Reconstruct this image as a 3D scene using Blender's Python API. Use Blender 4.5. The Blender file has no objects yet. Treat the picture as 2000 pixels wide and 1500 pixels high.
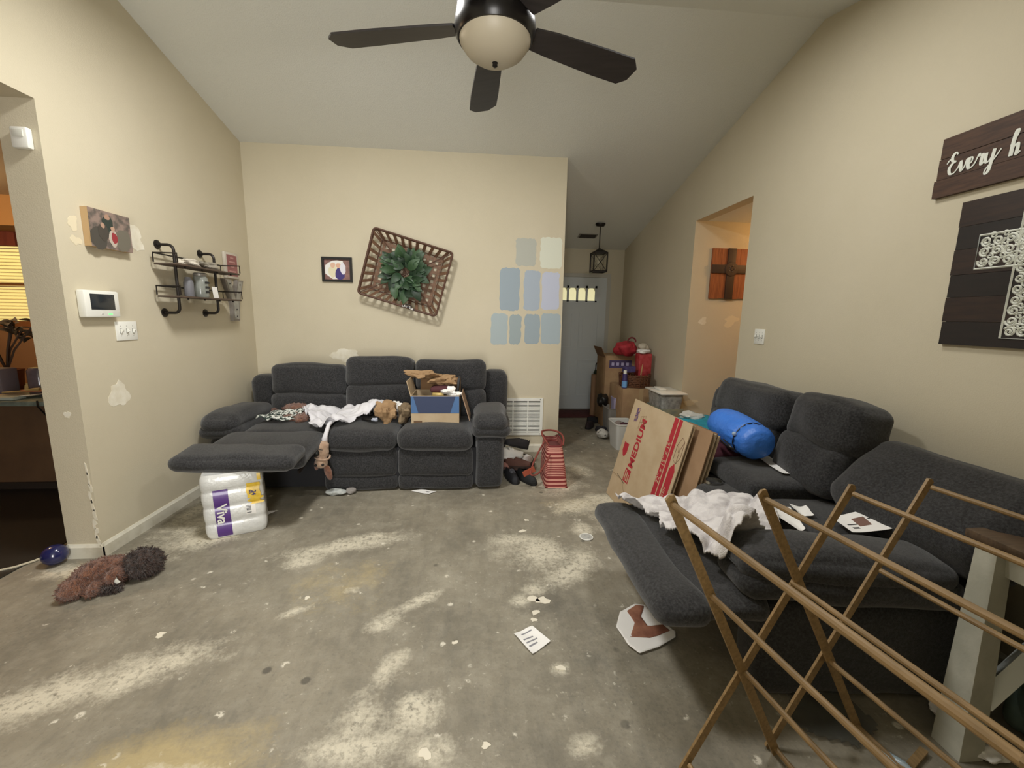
import bpy, bmesh, math, random
import numpy as np
from mathutils import Vector, Matrix, Euler, noise
from mathutils.bvhtree import BVHTree

random.seed(7)
S = bpy.context.scene
COL = S.collection
PI = math.pi

# ------------------------------------------------------------------ camera
H = 1.44
cam = bpy.data.cameras.new('camera')
cam.sensor_width = 36.0
cam.lens = 812.74 / 2000 * 36.0
cam.clip_start = 0.02
co = bpy.data.objects.new('camera', cam)
COL.objects.link(co)
def cam_axes(yaw, pitch, roll):
    f = Vector((math.sin(yaw) * math.cos(pitch), math.cos(yaw) * math.cos(pitch), -math.sin(pitch)))
    r = Vector((math.cos(yaw), -math.sin(yaw), 0)); u = r.cross(f)
    c, s = math.cos(roll), math.sin(roll)
    return c * r + s * u, -s * r + c * u, f
_r, _u, _f = cam_axes(0.0805, 0.1604, 0.0179)
co.matrix_world = Matrix(((_r.x, _u.x, -_f.x, 0), (_r.y, _u.y, -_f.y, 0), (_r.z, _u.z, -_f.z, H), (0, 0, 0, 1)))
S.camera = co

# ------------------------------------------------------------------ world, lights, exposure
w = bpy.data.worlds.new('world'); S.world = w; w.use_nodes = True
bg = w.node_tree.nodes['Background']
bg.inputs['Color'].default_value = (0.80, 0.90, 1.0, 1)
bg.inputs['Strength'].default_value = 1.0
S.view_settings.view_transform = 'Standard'
S.view_settings.look = 'None'
S.view_settings.gamma = 1.0
S.view_settings.use_curve_mapping = False
S.view_settings.exposure = 0.0
S.cycles.max_bounces = 8
S.cycles.diffuse_bounces = 5

def area(name, loc, aim, sx, sy, power, col, spread=PI):
    l = bpy.data.lights.new(name, 'AREA'); l.shape = 'RECTANGLE'; l.size = sx; l.size_y = sy
    l.energy = power; l.color = col; l.spread = spread
    o = bpy.data.objects.new(name, l); COL.objects.link(o); o.location = loc
    o.rotation_euler = (Vector(aim) - Vector(loc)).to_track_quat('-Z', 'Y').to_euler()
    return o
def point(name, loc, power, col, r=0.05):
    l = bpy.data.lights.new(name, 'POINT'); l.energy = power; l.color = col; l.shadow_soft_size = r
    o = bpy.data.objects.new(name, l); COL.objects.link(o); o.location = loc
    return o
DAY = (1.0, 0.98, 0.94)
area('daylight_patio_door', (-0.30, -1.72, 1.05), (-0.30, 3, 0.9), 0.85, 2.0, 86, DAY)
area('assumed_skylight', (-0.90, 2.12, 3.15), (-0.8, 2.4, 0), 0.36, 0.46, 60, DAY)  # unseen skylight, assumed and placed to cast the basket's slanted shadow
area('added_right_fill', (1.0, 2.12, 3.15), (1.2, 2.3, 0), 0.36, 0.46, 20, DAY)  # unseen overhead source added to brighten the right wall
point('hall_lamp', (3.3, 3.75, 2.25), 12, (1.0, 0.55, 0.22), 0.08)
point('kitchen_lamp', (-4.4, 3.2, 2.2), 42, (1.0, 0.66, 0.36), 0.08)

# ------------------------------------------------------------------ materials
def lin(c):
    if isinstance(c, str):
        c = [int(c[i:i + 2], 16) / 255 for i in (0, 2, 4)]
        c = [x / 12.92 if x <= 0.04045 else ((x + 0.055) / 1.055) ** 2.4 for x in c]
    return (*c[:3], 1.0)
class NT:
    def __init__(s, m): s.t = m.node_tree
    def n(s, kind, **kw):
        x = s.t.nodes.new(kind)
        for k, v in kw.items():
            if k in x.inputs.keys(): x.inputs[k].default_value = v
            else: setattr(x, k, v)
        return x
    def l(s, a, b): s.t.links.new(a, b)
    def mix(s, fac, a, b, mode='MIX'):
        x = s.n('ShaderNodeMix', data_type='RGBA', blend_type=mode)
        for i, v in ((0, fac), (6, a), (7, b)):
            if hasattr(v, 'is_linked'): s.l(v, x.inputs[i])
            else: x.inputs[i].default_value = v
        return x.outputs[2]
    def ramp(s, v, lo, hi):
        x = s.n('ShaderNodeMapRange', clamp=True)
        x.inputs['From Min'].default_value = lo; x.inputs['From Max'].default_value = hi
        s.l(v, x.inputs['Value']); return x.outputs['Result']
    def math(s, op, a, b=None):
        x = s.n('ShaderNodeMath', operation=op)
        for i, v in ((0, a), (1, b)):
            if v is None: continue
            if hasattr(v, 'is_linked'): s.l(v, x.inputs[i])
            else: x.inputs[i].default_value = v
        return x.outputs[0]
    def noise(s, scale, detail=4, vec=None, dist=0.0, rough=0.55):
        x = s.n('ShaderNodeTexNoise'); x.inputs['Scale'].default_value = scale
        x.inputs['Detail'].default_value = detail; x.inputs['Distortion'].default_value = dist
        x.inputs['Roughness'].default_value = rough
        if vec is not None: s.l(vec, x.inputs['Vector'])
        return x.outputs['Fac']
MATS = {}
def mat(name, col, rough=0.7, col2=None, ns=8.0, nlo=0.35, nhi=0.65, stretch=None, bump=0.0, bs=60.0, metal=0.0,
        emit=None, es=0.0, trans=0.0, alpha=None, sheen=0.0, coat=0.0, bdist=0.01):
    if name in MATS: return MATS[name]
    m = bpy.data.materials.new(name); m.use_nodes = True; MATS[name] = m
    t = NT(m); b = m.node_tree.nodes['Principled BSDF']
    c = lin(col); b.inputs['Base Color'].default_value = c
    b.inputs['Roughness'].default_value = rough; b.inputs['Metallic'].default_value = metal
    tc = t.n('ShaderNodeTexCoord'); vec = tc.outputs['Object']
    if stretch:
        mp = t.n('ShaderNodeMapping'); mp.inputs['Scale'].default_value = stretch
        t.l(vec, mp.inputs['Vector']); vec = mp.outputs['Vector']
    if col2 is not None:
        f = t.ramp(t.noise(ns, 5, vec), nlo, nhi)
        t.l(t.mix(f, c, lin(col2)), b.inputs['Base Color'])
    if bump:
        bp = t.n('ShaderNodeBump'); bp.inputs['Strength'].default_value = bump; bp.inputs['Distance'].default_value = bdist
        t.l(t.noise(bs, 3, vec), bp.inputs['Height']); t.l(bp.outputs['Normal'], b.inputs['Normal'])
    if emit: b.inputs['Emission Color'].default_value = lin(emit); b.inputs['Emission Strength'].default_value = es
    if trans: b.inputs['Transmission Weight'].default_value = trans
    if alpha is not None: b.inputs['Alpha'].default_value = alpha
    if sheen: b.inputs['Sheen Weight'].default_value = sheen; b.inputs['Sheen Roughness'].default_value = 0.5
    if coat: b.inputs['Coat Weight'].default_value = coat
    return m

WALL = mat('wall_paint_beige', 'c9c0a9', 0.75, 'c5bca4', 1.5, bump=0.12, bs=160)
CEIL = mat('ceiling_paint_white', 'dfe0da', 0.85, bump=0.35, bs=120)
TRIM = mat('trim_paint_white', 'dad6c6', 0.5, 'c3bda9', 9, 0.5, 0.75)
FABRIC = mat('charcoal_chenille', '171718', 0.95, '3a3a3c', 110, 0.38, 0.70, bump=0.5, bs=420, sheen=0.25, bdist=0.004)
FABDK = mat('charcoal_chenille_underside', '232326', 0.95)
CARD = mat('corrugated_cardboard', 'bda98b', 0.8, 'b39d7e', 6)
CARDDK = mat('cardboard_brown', '8d6d4d', 0.85, '7d5f42', 5)
WHITEP = mat('white_plastic', 'e6e6de', 0.35)
PAPER = mat('white_paper', 'eceae6', 0.8)
INK = mat('black_ink', '2b2b2b', 0.8)
IRON = mat('dark_iron_pipe', '2e2a28', 0.45, metal=0.6)
OAK = mat('golden_oak', '9c8057', 0.5, '7f6743', 12, stretch=(6, 0.6, 6), bump=0.05, bs=90)
BLACK = mat('black_satin', '171615', 0.4)
REDP = mat('red_print', 'a82430', 0.7)
RED = mat('red_cloth', 'b7303a', 0.7, '8e2029', 14)
STAINW = mat('dark_stained_wood', '38251b', 0.6, '2a1a13', 7, stretch=(1.2, 1.2, 14))

# ------------------------------------------------------------------ geometry helpers (author in world coordinates)
class G:
    def __init__(s): s.v = []; s.f = []
    def add(s, vs, fs):
        o = len(s.v); s.v += [tuple(p) for p in vs]; s.f += [tuple(i + o for i in f) for f in fs]; return s
    def box(s, c, d, M=None):
        x, y, z = d[0] / 2, d[1] / 2, d[2] / 2
        vs = [Vector((a, b, e)) for e in (-z, z) for b in (-y, y) for a in (-x, x)]
        vs = [(M @ p if M else p) + Vector(c) for p in vs]
        return s.add(vs, [(0, 2, 3, 1), (4, 5, 7, 6), (0, 1, 5, 4), (2, 6, 7, 3), (0, 4, 6, 2), (1, 3, 7, 5)])
    def bbox(s, lo, hi): return s.box([(a + b) / 2 for a, b in zip(lo, hi)], [b - a for a, b in zip(lo, hi)])
    def bev(s, c, d, r=0.004, M=None):
        return s.rbox(c, [x / 2 for x in d], r, n=2 if min(d) < 4 * r else 3, M=M, hard=True)
    def rbox(s, c, h, r, n=8, bulge=(0, 0, 0), M=None, fn=None, wr=0.0, wf=6.0, seed=0.0, hard=False):
        h = [max(x, 1e-4) for x in h]; rr = min(r, min(h) * 0.999)
        idx = {}; P = []; fs = []
        if hard:
            ts = [[-1, -(hh - rr) / hh, (hh - rr) / hh, 1] for hh in h]; n = 3
        else:
            ts = [[math.copysign(abs(2 * i / n - 1) ** 0.85, 2 * i / n - 1) for i in range(n + 1)]] * 3
        def vid(i, j, k):
            if (i, j, k) in idx: return idx[(i, j, k)]
            q = (ts[0][i], ts[1][j], ts[2][k]); p = [q[a] * h[a] for a in range(3)]
            inn = [max(-(h[a] - rr), min(h[a] - rr, p[a])) for a in range(3)]
            d = Vector([p[a] - inn[a] for a in range(3)])
            if d.length > 1e-9: d.normalize()
            p = [inn[a] + rr * d[a] for a in range(3)]
            for a in range(3):
                b, e = (a + 1) % 3, (a + 2) % 3
                p[a] += bulge[a] * q[a] * (1 - q[b] ** 2) * (1 - q[e] ** 2)
            p = Vector(p)
            if wr:
                p += d * (noise.noise(p * wf + Vector((seed, seed * 1.7, 0))) * wr) if d.length else Vector()
            if fn: p = Vector(fn(p, q))
            if M: p = M @ p
            idx[(i, j, k)] = len(P); P.append(p + Vector(c)); return idx[(i, j, k)]
        for i in range(n):
            for j in range(n):
                fs.append((vid(i, j, 0), vid(i, j + 1, 0), vid(i + 1, j + 1, 0), vid(i + 1, j, 0)))
                fs.append((vid(i, j, n), vid(i + 1, j, n), vid(i + 1, j + 1, n), vid(i, j + 1, n)))
                fs.append((vid(i, 0, j), vid(i + 1, 0, j), vid(i + 1, 0, j + 1), vid(i, 0, j + 1)))
                fs.append((vid(i, n, j), vid(i, n, j + 1), vid(i + 1, n, j + 1), vid(i + 1, n, j)))
                fs.append((vid(0, i, j), vid(0, i, j + 1), vid(0, i + 1, j + 1), vid(0, i + 1, j)))
                fs.append((vid(n, i, j), vid(n, i + 1, j), vid(n, i + 1, j + 1), vid(n, i, j + 1)))
        return s.add(P, fs)
    def ell(s, c, h, n=8, M=None, wr=0.0, wf=20.0, seed=0.0): return s.rbox(c, h, 1e9, n, M=M, wr=wr, wf=wf, seed=seed) if abs(max(h) - min(h)) < 1e-9 else s._ell(c, h, n, M, wr, wf, seed)
    def _ell(s, c, h, n, M, wr, wf, seed):
        g = G().rbox((0, 0, 0), (1, 1, 1), 1e9, n)
        vs = []
        for p in g.v:
            q = Vector((p[0] * h[0], p[1] * h[1], p[2] * h[2]))
            if wr: q += Vector(p) * noise.noise(q * wf + Vector((seed, 0, seed))) * wr
            vs.append((M @ q if M else q) + Vector(c))
        return s.add(vs, g.f)
    def tube(s, pts, r, n=8, closed=False, flat=1.0):
        pts = [Vector(p) for p in pts]; m = len(pts); vs = []; fs = []
        rs = r if isinstance(r, (list, tuple)) else [r] * m
        prev = None
        for i, p in enumerate(pts):
            a = pts[(i - 1) % m] if (i or closed) else p; b = pts[(i + 1) % m] if (i < m - 1 or closed) else p
            t = (b - a).normalized() if (b - a).length > 1e-9 else Vector((0, 0, 1))
            if prev is None:
                e = Vector((0, 0, 1)) if abs(t.z) < 0.9 else Vector((1, 0, 0))
                u = (e - t * e.dot(t)).normalized()
            else:
                u = (prev - t * prev.dot(t)); u = u.normalized() if u.length > 1e-6 else Vector((1, 0, 0))
            prev = u; v = t.cross(u)
            for k in range(n):
                an = 2 * PI * k / n
                vs.append(p + (u * math.cos(an) + v * math.sin(an) * flat) * rs[i])
        mm = m if closed else m - 1
        for i in range(mm):
            for k in range(n):
                a = i * n + k; b = i * n + (k + 1) % n; j = (i + 1) % m
                fs.append((a, b, j * n + (k + 1) % n, j * n + k))
        if not closed: fs += [tuple(range(n))[::-1], tuple((m - 1) * n + k for k in range(n))]
        return s.add(vs, fs)
    def lathe(s, prof, c, n=24, M=None, sx=1.0, sy=1.0, caps=True):
        vs = []; fs = []
        for r, z in prof:
            for k in range(n):
                a = 2 * PI * k / n; p = Vector((r * math.cos(a) * sx, r * math.sin(a) * sy, z))
                vs.append((M @ p if M else p) + Vector(c))
        for i in range(len(prof) - 1):
            for k in range(n):
                fs.append((i * n + k, i * n + (k + 1) % n, (i + 1) * n + (k + 1) % n, (i + 1) * n + k))
        if caps:
            fs.append(tuple(range(n))[::-1]); fs.append(tuple((len(prof) - 1) * n + k for k in range(n)))
        return s.add(vs, fs)
    def prism(s, poly, M, t):
        """2-D polygon extruded by t along the third axis of the frame M (4x4)"""
        n = len(poly)
        ar = sum(poly[i][0] * poly[(i + 1) % n][1] - poly[(i + 1) % n][0] * poly[i][1] for i in range(n))
        if ar < 0: poly = poly[::-1]
        vs = [M @ Vector((x, y, 0)) for x, y in poly] + [M @ Vector((x, y, t)) for x, y in poly]
        fs = [tuple(range(n))[::-1], tuple(range(n, 2 * n))] + [(i, (i + 1) % n, n + (i + 1) % n, n + i) for i in range(n)]
        return s.add(vs, fs)
    def grid(s, nx, ny, fn, thick=0.0):
        vs = []; fs = []
        for j in range(ny + 1):
            for i in range(nx + 1): vs.append(Vector(fn(i / nx, j / ny)))
        W = nx + 1
        for j in range(ny):
            for i in range(nx): fs.append((j * W + i, j * W + i + 1, (j + 1) * W + i + 1, (j + 1) * W + i))
        if thick:
            k = len(vs); vs += [p - Vector((0, 0, thick)) for p in vs]
            fs += [tuple(x + k for x in f)[::-1] for f in list(fs)]
            edge = [i for i in range(W)] + [j * W + nx for j in range(1, ny + 1)] + [ny * W + i for i in range(nx - 1, -1, -1)] + [j * W for j in range(ny - 1, 0, -1)]
            for a, b in zip(edge, edge[1:] + edge[:1]): fs.append((a, a + k, b + k, b))
        return s.add(vs, fs)
    def verts(s): return [Vector(p) for p in s.v]

def flow(c, k=6):
    P_ = []; n = len(c)
    for i in range(n - 1):
        p0, p1, p2, p3 = (Vector(c[max(0, min(n - 1, i + d))]) for d in (-1, 0, 1, 2))
        for t_ in np.linspace(0, 1, k + 1)[:-1]: P_.append(.5 * ((2 * p1) + (p2 - p0) * t_ + (2 * p0 - 5 * p1 + 4 * p2 - p3) * t_ ** 2 + (3 * p1 - p0 - 3 * p2 + p3) * t_ ** 3))
    return P_ + [Vector(c[-1])]
def frame(o, x, y):
    x = Vector(x).normalized(); y = Vector(y); z = x.cross(y).normalized(); y = z.cross(x)
    return Matrix(((x.x, y.x, z.x, o[0]), (x.y, y.y, z.y, o[1]), (x.z, y.z, z.z, o[2]), (0, 0, 0, 1)))
XZ = lambda o=(0, 0, 0): frame(o, (1, 0, 0), (0, 0, 1))       # faces -Y (normal is -Y)
def rot(x=0, y=0, z=0): return Euler((math.radians(x), math.radians(y), math.radians(z))).to_matrix()

def thing(name, label, cat, loc=(0, 0, 0), group=None, rz=0.0):
    o = bpy.data.objects.new(name, None); COL.objects.link(o); o.location = loc; o.rotation_euler = (0, 0, rz)
    o.empty_display_size = 0.05
    o['label'] = label; o['category'] = cat
    if group: o['group'] = group
    return o
def world_of(o):
    m = Matrix.LocRotScale(o.location, o.rotation_euler, o.scale)
    return world_of(o.parent) @ m if o.parent else m
def mk(name, g, m, parent=None, sharp=0.6, local=False, mods=None):
    me = bpy.data.meshes.new(name)
    vs = g.v; org = Vector((0, 0, 0))
    if parent is not None and not local:
        iv = world_of(parent).inverted(); vs = [tuple(iv @ Vector(p)) for p in vs]
    me.from_pydata(vs, [], g.f); me.materials.append(m)
    me.polygons.foreach_set('use_smooth', [True] * len(me.polygons))
    if sharp is not None: me.set_sharp_from_angle(angle=sharp)
    me.update()
    o = bpy.data.objects.new(name, me); COL.objects.link(o)
    if parent is not None: o.parent = parent
    return o
def solo(name, g, m, label, cat, group=None, sharp=0.6, origin=None):
    """a thing that is one mesh, its origin at its base"""
    a = np.array(g.v); c = origin or ((a[:, 0].min() + a[:, 0].max()) / 2, (a[:, 1].min() + a[:, 1].max()) / 2, a[:, 2].min())
    g.v = [(p[0] - c[0], p[1] - c[1], p[2] - c[2]) for p in g.v]
    o = mk(name, g, m, None, sharp); o.location = c; o['label'] = label; o['category'] = cat
    if group: o['group'] = group
    return o
def struct(name, g, m, sharp=0.6, parent=None):
    o = mk(name, g, m, parent, sharp)
    if parent is None: o['kind'] = 'structure'
    return o
def text(name, body, m, parent, o, xdir, ydir, size, ext=0.0006, align='LEFT', shear=0.0, bold=0.0):
    cu = bpy.data.curves.new(name, 'FONT'); cu.body = body; cu.size = size; cu.extrude = ext; cu.align_x = align
    cu.shear = shear; cu.offset = bold; cu.resolution_u = 3
    t = bpy.data.objects.new(name, cu); COL.objects.link(t)
    dg = bpy.context.evaluated_depsgraph_get()
    me = bpy.data.meshes.new_from_object(t.evaluated_get(dg)); me.name = name
    bpy.data.objects.remove(t); bpy.data.curves.remove(cu)
    fr = frame(o, xdir, ydir)
    if parent is not None: fr = world_of(parent).inverted() @ fr
    me.transform(fr); me.materials.clear(); me.materials.append(m)
    x = bpy.data.objects.new(name, me); COL.objects.link(x); x.parent = parent
    return x
def blob(cx, cy, rx, ry, n=18, j=0.25, seed=1):
    r = random.Random(seed); ph = [r.uniform(0, 6.28) for _ in range(4)]; out = []
    for k in range(n):
        a = 2 * PI * k / n
        q = 1 + j * (.55 * math.sin(2 * a + ph[0]) + .45 * math.sin(3 * a + ph[1]) + .35 * math.sin(5 * a + ph[2]) + .22 * math.sin(7 * a + ph[3])) + r.uniform(-.06, .06)
        out.append((cx + rx * q * math.cos(a), cy + ry * q * math.sin(a)))
    return out
def bvh(*gs):
    v = []; f = []
    for g in gs:
        o = len(v); v += g.v; f += [tuple(i + o for i in q) for q in g.f]
    return BVHTree.FromPolygons([Vector(p) for p in v], f)
def inside(p, poly):
    x, y = p; c = False; n = len(poly)
    for i in range(n):
        x1, y1 = poly[i]; x2, y2 = poly[i - 1]
        if (y1 > y) != (y2 > y) and x < (x2 - x1) * (y - y1) / (y2 - y1) + x1: c = not c
    return c
def drape(poly, tree, res=0.012, off=0.012, amp=0.05, freq=5.0, seed=0.0, floor=0.0, blur=5, edge=0.03, thick=0.008, maxz=3.0, dirn=None):
    xs = [p[0] for p in poly]; ys = [p[1] for p in poly]
    x0, y0 = min(xs) - res, min(ys) - res
    nx = int((max(xs) - x0) / res) + 2; ny = int((max(ys) - y0) / res) + 2
    Z = np.full((nx, ny), floor)
    for i in range(nx):
        for j in range(ny):
            h = tree.ray_cast(Vector((x0 + i * res, y0 + j * res, maxz)), Vector((0, 0, -1)))
            if h[0] is not None: Z[i, j] = h[0].z
    B = Z.copy()
    for _ in range(blur):
        P = np.pad(B, 1, mode='edge')
        B = np.maximum((P[:-2, 1:-1] + P[2:, 1:-1] + P[1:-1, :-2] + P[1:-1, 2:] + 2 * P[1:-1, 1:-1]) / 6, Z)
    g = G(); ok = {}; 
    def pos(i, j):
        x, y = x0 + i * res, y0 + j * res
        n_ = lambda f, o: noise.noise(Vector((x * f, y * f, seed + o)))
        w1 = .95 * n_(4.2, 2) + .22 * n_(11, 4); w2 = .95 * n_(4.2, 12) + .22 * n_(11, 14)
        ca_, sa_ = dirn or (.8, .6)
        f1 = abs(math.sin(PI * ((x * ca_ + y * sa_) * freq + .85 * w1))) ** .72
        f2 = abs(math.sin(PI * ((x * sa_ - y * ca_) * freq * .8 + .85 * w2))) ** .72
        k = min(1, max(0, .5 + 1.6 * n_(3.6, 31)))
        m_ = .35 + .65 * min(1, max(0, .55 + 1.2 * n_(5, 41)))
        h = amp * (m_ * (f1 * k + f2 * (1 - k)) + 1.1 * max(0, .35 + n_(3.0, 51)) + .16 * n_(26, 61))
        return Vector((x, y, B[i, j] + off + h))
    def keep(i, j):
        x, y = x0 + (i + .5) * res, y0 + (j + .5) * res
        x += edge * noise.noise(Vector((x * 9, y * 9, seed + 5))); y += edge * noise.noise(Vector((x * 9, y * 9, seed + 15)))
        return inside((x, y), poly)
    quads = [(i, j) for i in range(nx - 1) for j in range(ny - 1) if keep(i, j)]
    vid = {}; top = []
    for i, j in quads:
        for a, b in ((i, j), (i + 1, j), (i + 1, j + 1), (i, j + 1)):
            if (a, b) not in vid: vid[(a, b)] = len(top); top.append(pos(a, b))
    fs = [tuple(vid[c] for c in ((i, j), (i + 1, j), (i + 1, j + 1), (i, j + 1))) for i, j in quads]
    ec = {}
    if edge <= .01:
        cnt = {}
        for f in fs:
            for a, b in zip(f, f[1:] + f[:1]): e_ = (min(a, b), max(a, b)); cnt[e_] = cnt.get(e_, 0) + 1
        P2 = [Vector((p[0], p[1])) for p in poly]
        for i in {v for e_, n__ in cnt.items() if n__ == 1 for v in e_}:
            p = Vector((top[i].x, top[i].y)); best = None
            for A_, B_ in zip(P2, P2[1:] + P2[:1]):
                d_ = B_ - A_; t_ = max(0, min(1, (p - A_).dot(d_) / d_.length_squared)); c_ = A_ + d_ * t_
                if best is None or (c_ - p).length < (best - p).length: best = c_
            top[i].x, top[i].y = best
    for f in fs:
        for a, b in zip(f, f[1:] + f[:1]): ec[(a, b)] = 1
    k = len(top); vs = top + [p - Vector((0, 0, thick)) for p in top]
    allf = fs + [tuple(x + k for x in f)[::-1] for f in fs]
    allf += [(a, a + k, b + k, b) for (a, b) in ec if (b, a) not in ec]
    return g.add(vs, allf)

# ================================================================== STRUCTURE
XL, XR, YB, YD = -2.2, 2.194, 4.31, 6.39
YR = 2.83
ceil_far = lambda y: 2.981 - 0.2489 * (y - YB)
ZR = ceil_far(YR)
ceil_near = lambda y: ZR - 0.25 * (YR - y)
YZ = lambda x: frame((x, 0, 0), (0, 1, 0), (0, 0, 1))     # extrudes to +X
REAR = -1.6

def wall_yz(name, x0, x1, polys):
    g = G()
    for p in polys: g.prism(p, YZ(x0), x1 - x0)
    return struct(name, g, WALL, 0.3)
YJ, ZH = 2.4355, 2.464
wl = wall_yz('wall_left', -2.385, XL, [
    [(YJ, 0), (4.43, 0), (4.43, ceil_far(4.43)), (YR, ZR), (YJ, ceil_near(YJ))],
    [(0.7, ZH), (YJ, ZH), (YJ, ceil_near(YJ)), (0.7, ceil_near(0.7))],
    [(REAR, 0), (0.7, 0), (0.7, ceil_near(0.7)), (REAR, ceil_near(REAR))]])
YF, YN, ZHR = 4.286, 3.383, 2.435
wr = wall_yz('wall_right', XR, 2.31, [
    [(YF, 0), (6.5, 0), (6.5, ceil_far(6.5)), (YF, ceil_far(YF))],
    [(YN, ZHR), (YF, ZHR), (YF, ceil_far(YF)), (YN, ceil_far(YN))],
    [(REAR, 0), (YN, 0), (YN, ceil_far(YN)), (YR, ZR), (REAR, ceil_near(REAR))]])
wb = struct('wall_back', G().prism([(-2.2, 0), (0.855, 0), (0.855, 2.985), (-2.2, 2.985)], XZ((0, 4.43, 0)), 0.12), WALL, 0.3)
struct('wall_entry_left', G().prism([(4.43, 0), (6.39, 0), (6.39, ceil_far(6.39)), (4.43, ceil_far(4.43))], YZ(0.735), 0.12), WALL, 0.3)
we = struct('wall_entry_end', G().bbox((0.735, YD, 0), (2.194, 6.5, 2.6)), WALL, 0.3)
# rear wall behind the camera, with a patio door opening and a window opening
zt = ceil_near(REAR)
g = G()
for lo, hi in (((-2.385, 0), (-0.75, zt)), ((-0.75, 2.05), (0.15, zt)), ((0.15, 0), (2.31, zt))):
    g.bbox((lo[0], REAR - 0.12, lo[1]), (hi[0], REAR, hi[1]))
struct('wall_rear', g, WALL, 0.3)
struct('shade_partition', G().bbox((0.12, -0.22, 0), (2.194, -0.10, 2.55)), WALL, 0.3)  # unseen partition added to block daylight from the right foreground
# ceiling: far slope, near slope with two openings added for the overhead lights
g = G()
def slab(x0, x1, y0, y1, fz):
    vs = [(x, y, fz(y) + d) for d in (0, 0.1) for y in (y0, y1) for x in (x0, x1)]
    g.add(vs, [(0, 2, 3, 1), (4, 5, 7, 6), (0, 1, 5, 4), (2, 6, 7, 3), (0, 4, 6, 2), (1, 3, 7, 5)])
slab(-2.385, 2.31, YR, 6.5, ceil_far)
for y0, y1, xs in ((2.45, YR, ((-2.385, 2.31),)), (1.80, 2.45, ((-2.385, -1.15), (-0.65, 0.75), (1.25, 2.31))), (REAR - 0.12, 1.80, ((-2.385, 2.31),))):
    for a, b in xs: slab(a, b, y0, y1, ceil_near)
struct('ceiling', g, CEIL, 0.3)

# floor: bare concrete with pale residue, broader pale patches and yellow and dark blotches
def floor_mat():
    m = bpy.data.materials.new('bare_concrete'); m.use_nodes = True; t = NT(m); b = m.node_tree.nodes['Principled BSDF']
    tc = t.n('ShaderNodeTexCoord'); v = tc.outputs['Object']
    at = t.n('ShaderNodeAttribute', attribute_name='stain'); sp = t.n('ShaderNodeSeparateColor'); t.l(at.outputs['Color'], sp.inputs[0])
    n1 = t.noise(1.7, 6, v); n2 = t.noise(14, 6, v, rough=0.65); n3 = t.noise(70, 4, v); n5 = t.noise(6, 12, v, rough=.74); n6 = t.noise(38, 6, v, rough=.7); n7 = t.noise(3.2, 8, v, rough=.66)
    mp = t.n('ShaderNodeMapping'); mp.inputs['Scale'].default_value = (26, 5, 1); mp.inputs['Rotation'].default_value = (0, 0, 0.35); t.l(v, mp.inputs['Vector'])
    n4 = t.noise(1.0, 4, mp.outputs['Vector'])
    c = t.mix(t.ramp(n1, 0.3, 0.7), lin('746e60'), lin('928b7a'))
    c = t.mix(t.math('MULTIPLY', t.ramp(n2, 0.45, 0.75), 0.5), c, lin('a29c8c'))
    c = t.mix(t.math('MULTIPLY', t.ramp(n4, 0.5, 0.8), 0.35), c, lin('5f5d56'))
    c = t.mix(t.math('MULTIPLY', t.ramp(n3, 0.55, 0.75), 0.30), c, lin('504d46'))
    c = t.mix(t.math('MULTIPLY', t.ramp(n7, 0.52, 0.72), 0.42), c, lin('b3ad9c'))
    c = t.mix(t.math('MULTIPLY', t.ramp(n7, 0.47, 0.30), 0.45), c, lin('5a574d'))
    c = t.mix(t.math('MULTIPLY', t.math('MULTIPLY', t.ramp(n6, 0.60, 0.66), t.ramp(n7, 0.46, 0.56)), 0.6), c, lin('c9c3b1'))
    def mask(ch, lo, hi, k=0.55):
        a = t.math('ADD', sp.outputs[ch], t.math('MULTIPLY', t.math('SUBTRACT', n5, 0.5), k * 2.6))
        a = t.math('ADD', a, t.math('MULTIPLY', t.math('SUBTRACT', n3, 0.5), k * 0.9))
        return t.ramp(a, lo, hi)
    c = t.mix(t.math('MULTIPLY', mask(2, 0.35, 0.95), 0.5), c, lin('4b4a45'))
    c = t.mix(t.math('MULTIPLY', mask(1, 0.4, 1.0), 0.65), c, lin('c0ad7c'))
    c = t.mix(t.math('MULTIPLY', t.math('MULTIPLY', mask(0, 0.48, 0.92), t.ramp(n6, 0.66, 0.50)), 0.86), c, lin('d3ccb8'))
    vo = t.n('ShaderNodeTexVoronoi'); vo.inputs['Scale'].default_value = 9.0; t.l(v, vo.inputs['Vector'])
    fl = t.math('MULTIPLY', t.ramp(vo.outputs['Distance'], 0.17, 0.10), t.ramp(n2, 0.52, 0.56))
    c = t.mix(t.math('MULTIPLY', fl, 0.8), c, lin('dcd6c6'))
    vo2 = t.n('ShaderNodeTexVoronoi'); vo2.inputs['Scale'].default_value = 5.0; t.l(v, vo2.inputs['Vector'])
    fd = t.math('MULTIPLY', t.ramp(vo2.outputs['Distance'], 0.11, 0.07), t.ramp(n1, 0.5, 0.55))
    c = t.mix(t.math('MULTIPLY', fd, 0.7), c, lin('3f3c36'))
    t.l(c, b.inputs['Base Color']); b.inputs['Roughness'].default_value = 0.62
    bp = t.n('ShaderNodeBump'); bp.inputs['Strength'].default_value = 0.25; bp.inputs['Distance'].default_value = 0.01
    t.l(t.math('ADD', n2, t.math('MULTIPLY', n3, 0.5)), bp.inputs['Height']); t.l(bp.outputs['Normal'], b.inputs['Normal'])
    return m
fx0, fx1, fy0, fy1, fr = -2.62, 4.4, REAR - 0.2, 6.6, 0.03
nx, ny = int((fx1 - fx0) / fr), int((fy1 - fy0) / fr)
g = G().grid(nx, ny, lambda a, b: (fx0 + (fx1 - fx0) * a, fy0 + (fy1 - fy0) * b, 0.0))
fl = struct('floor', g, floor_mat(), None)
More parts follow.
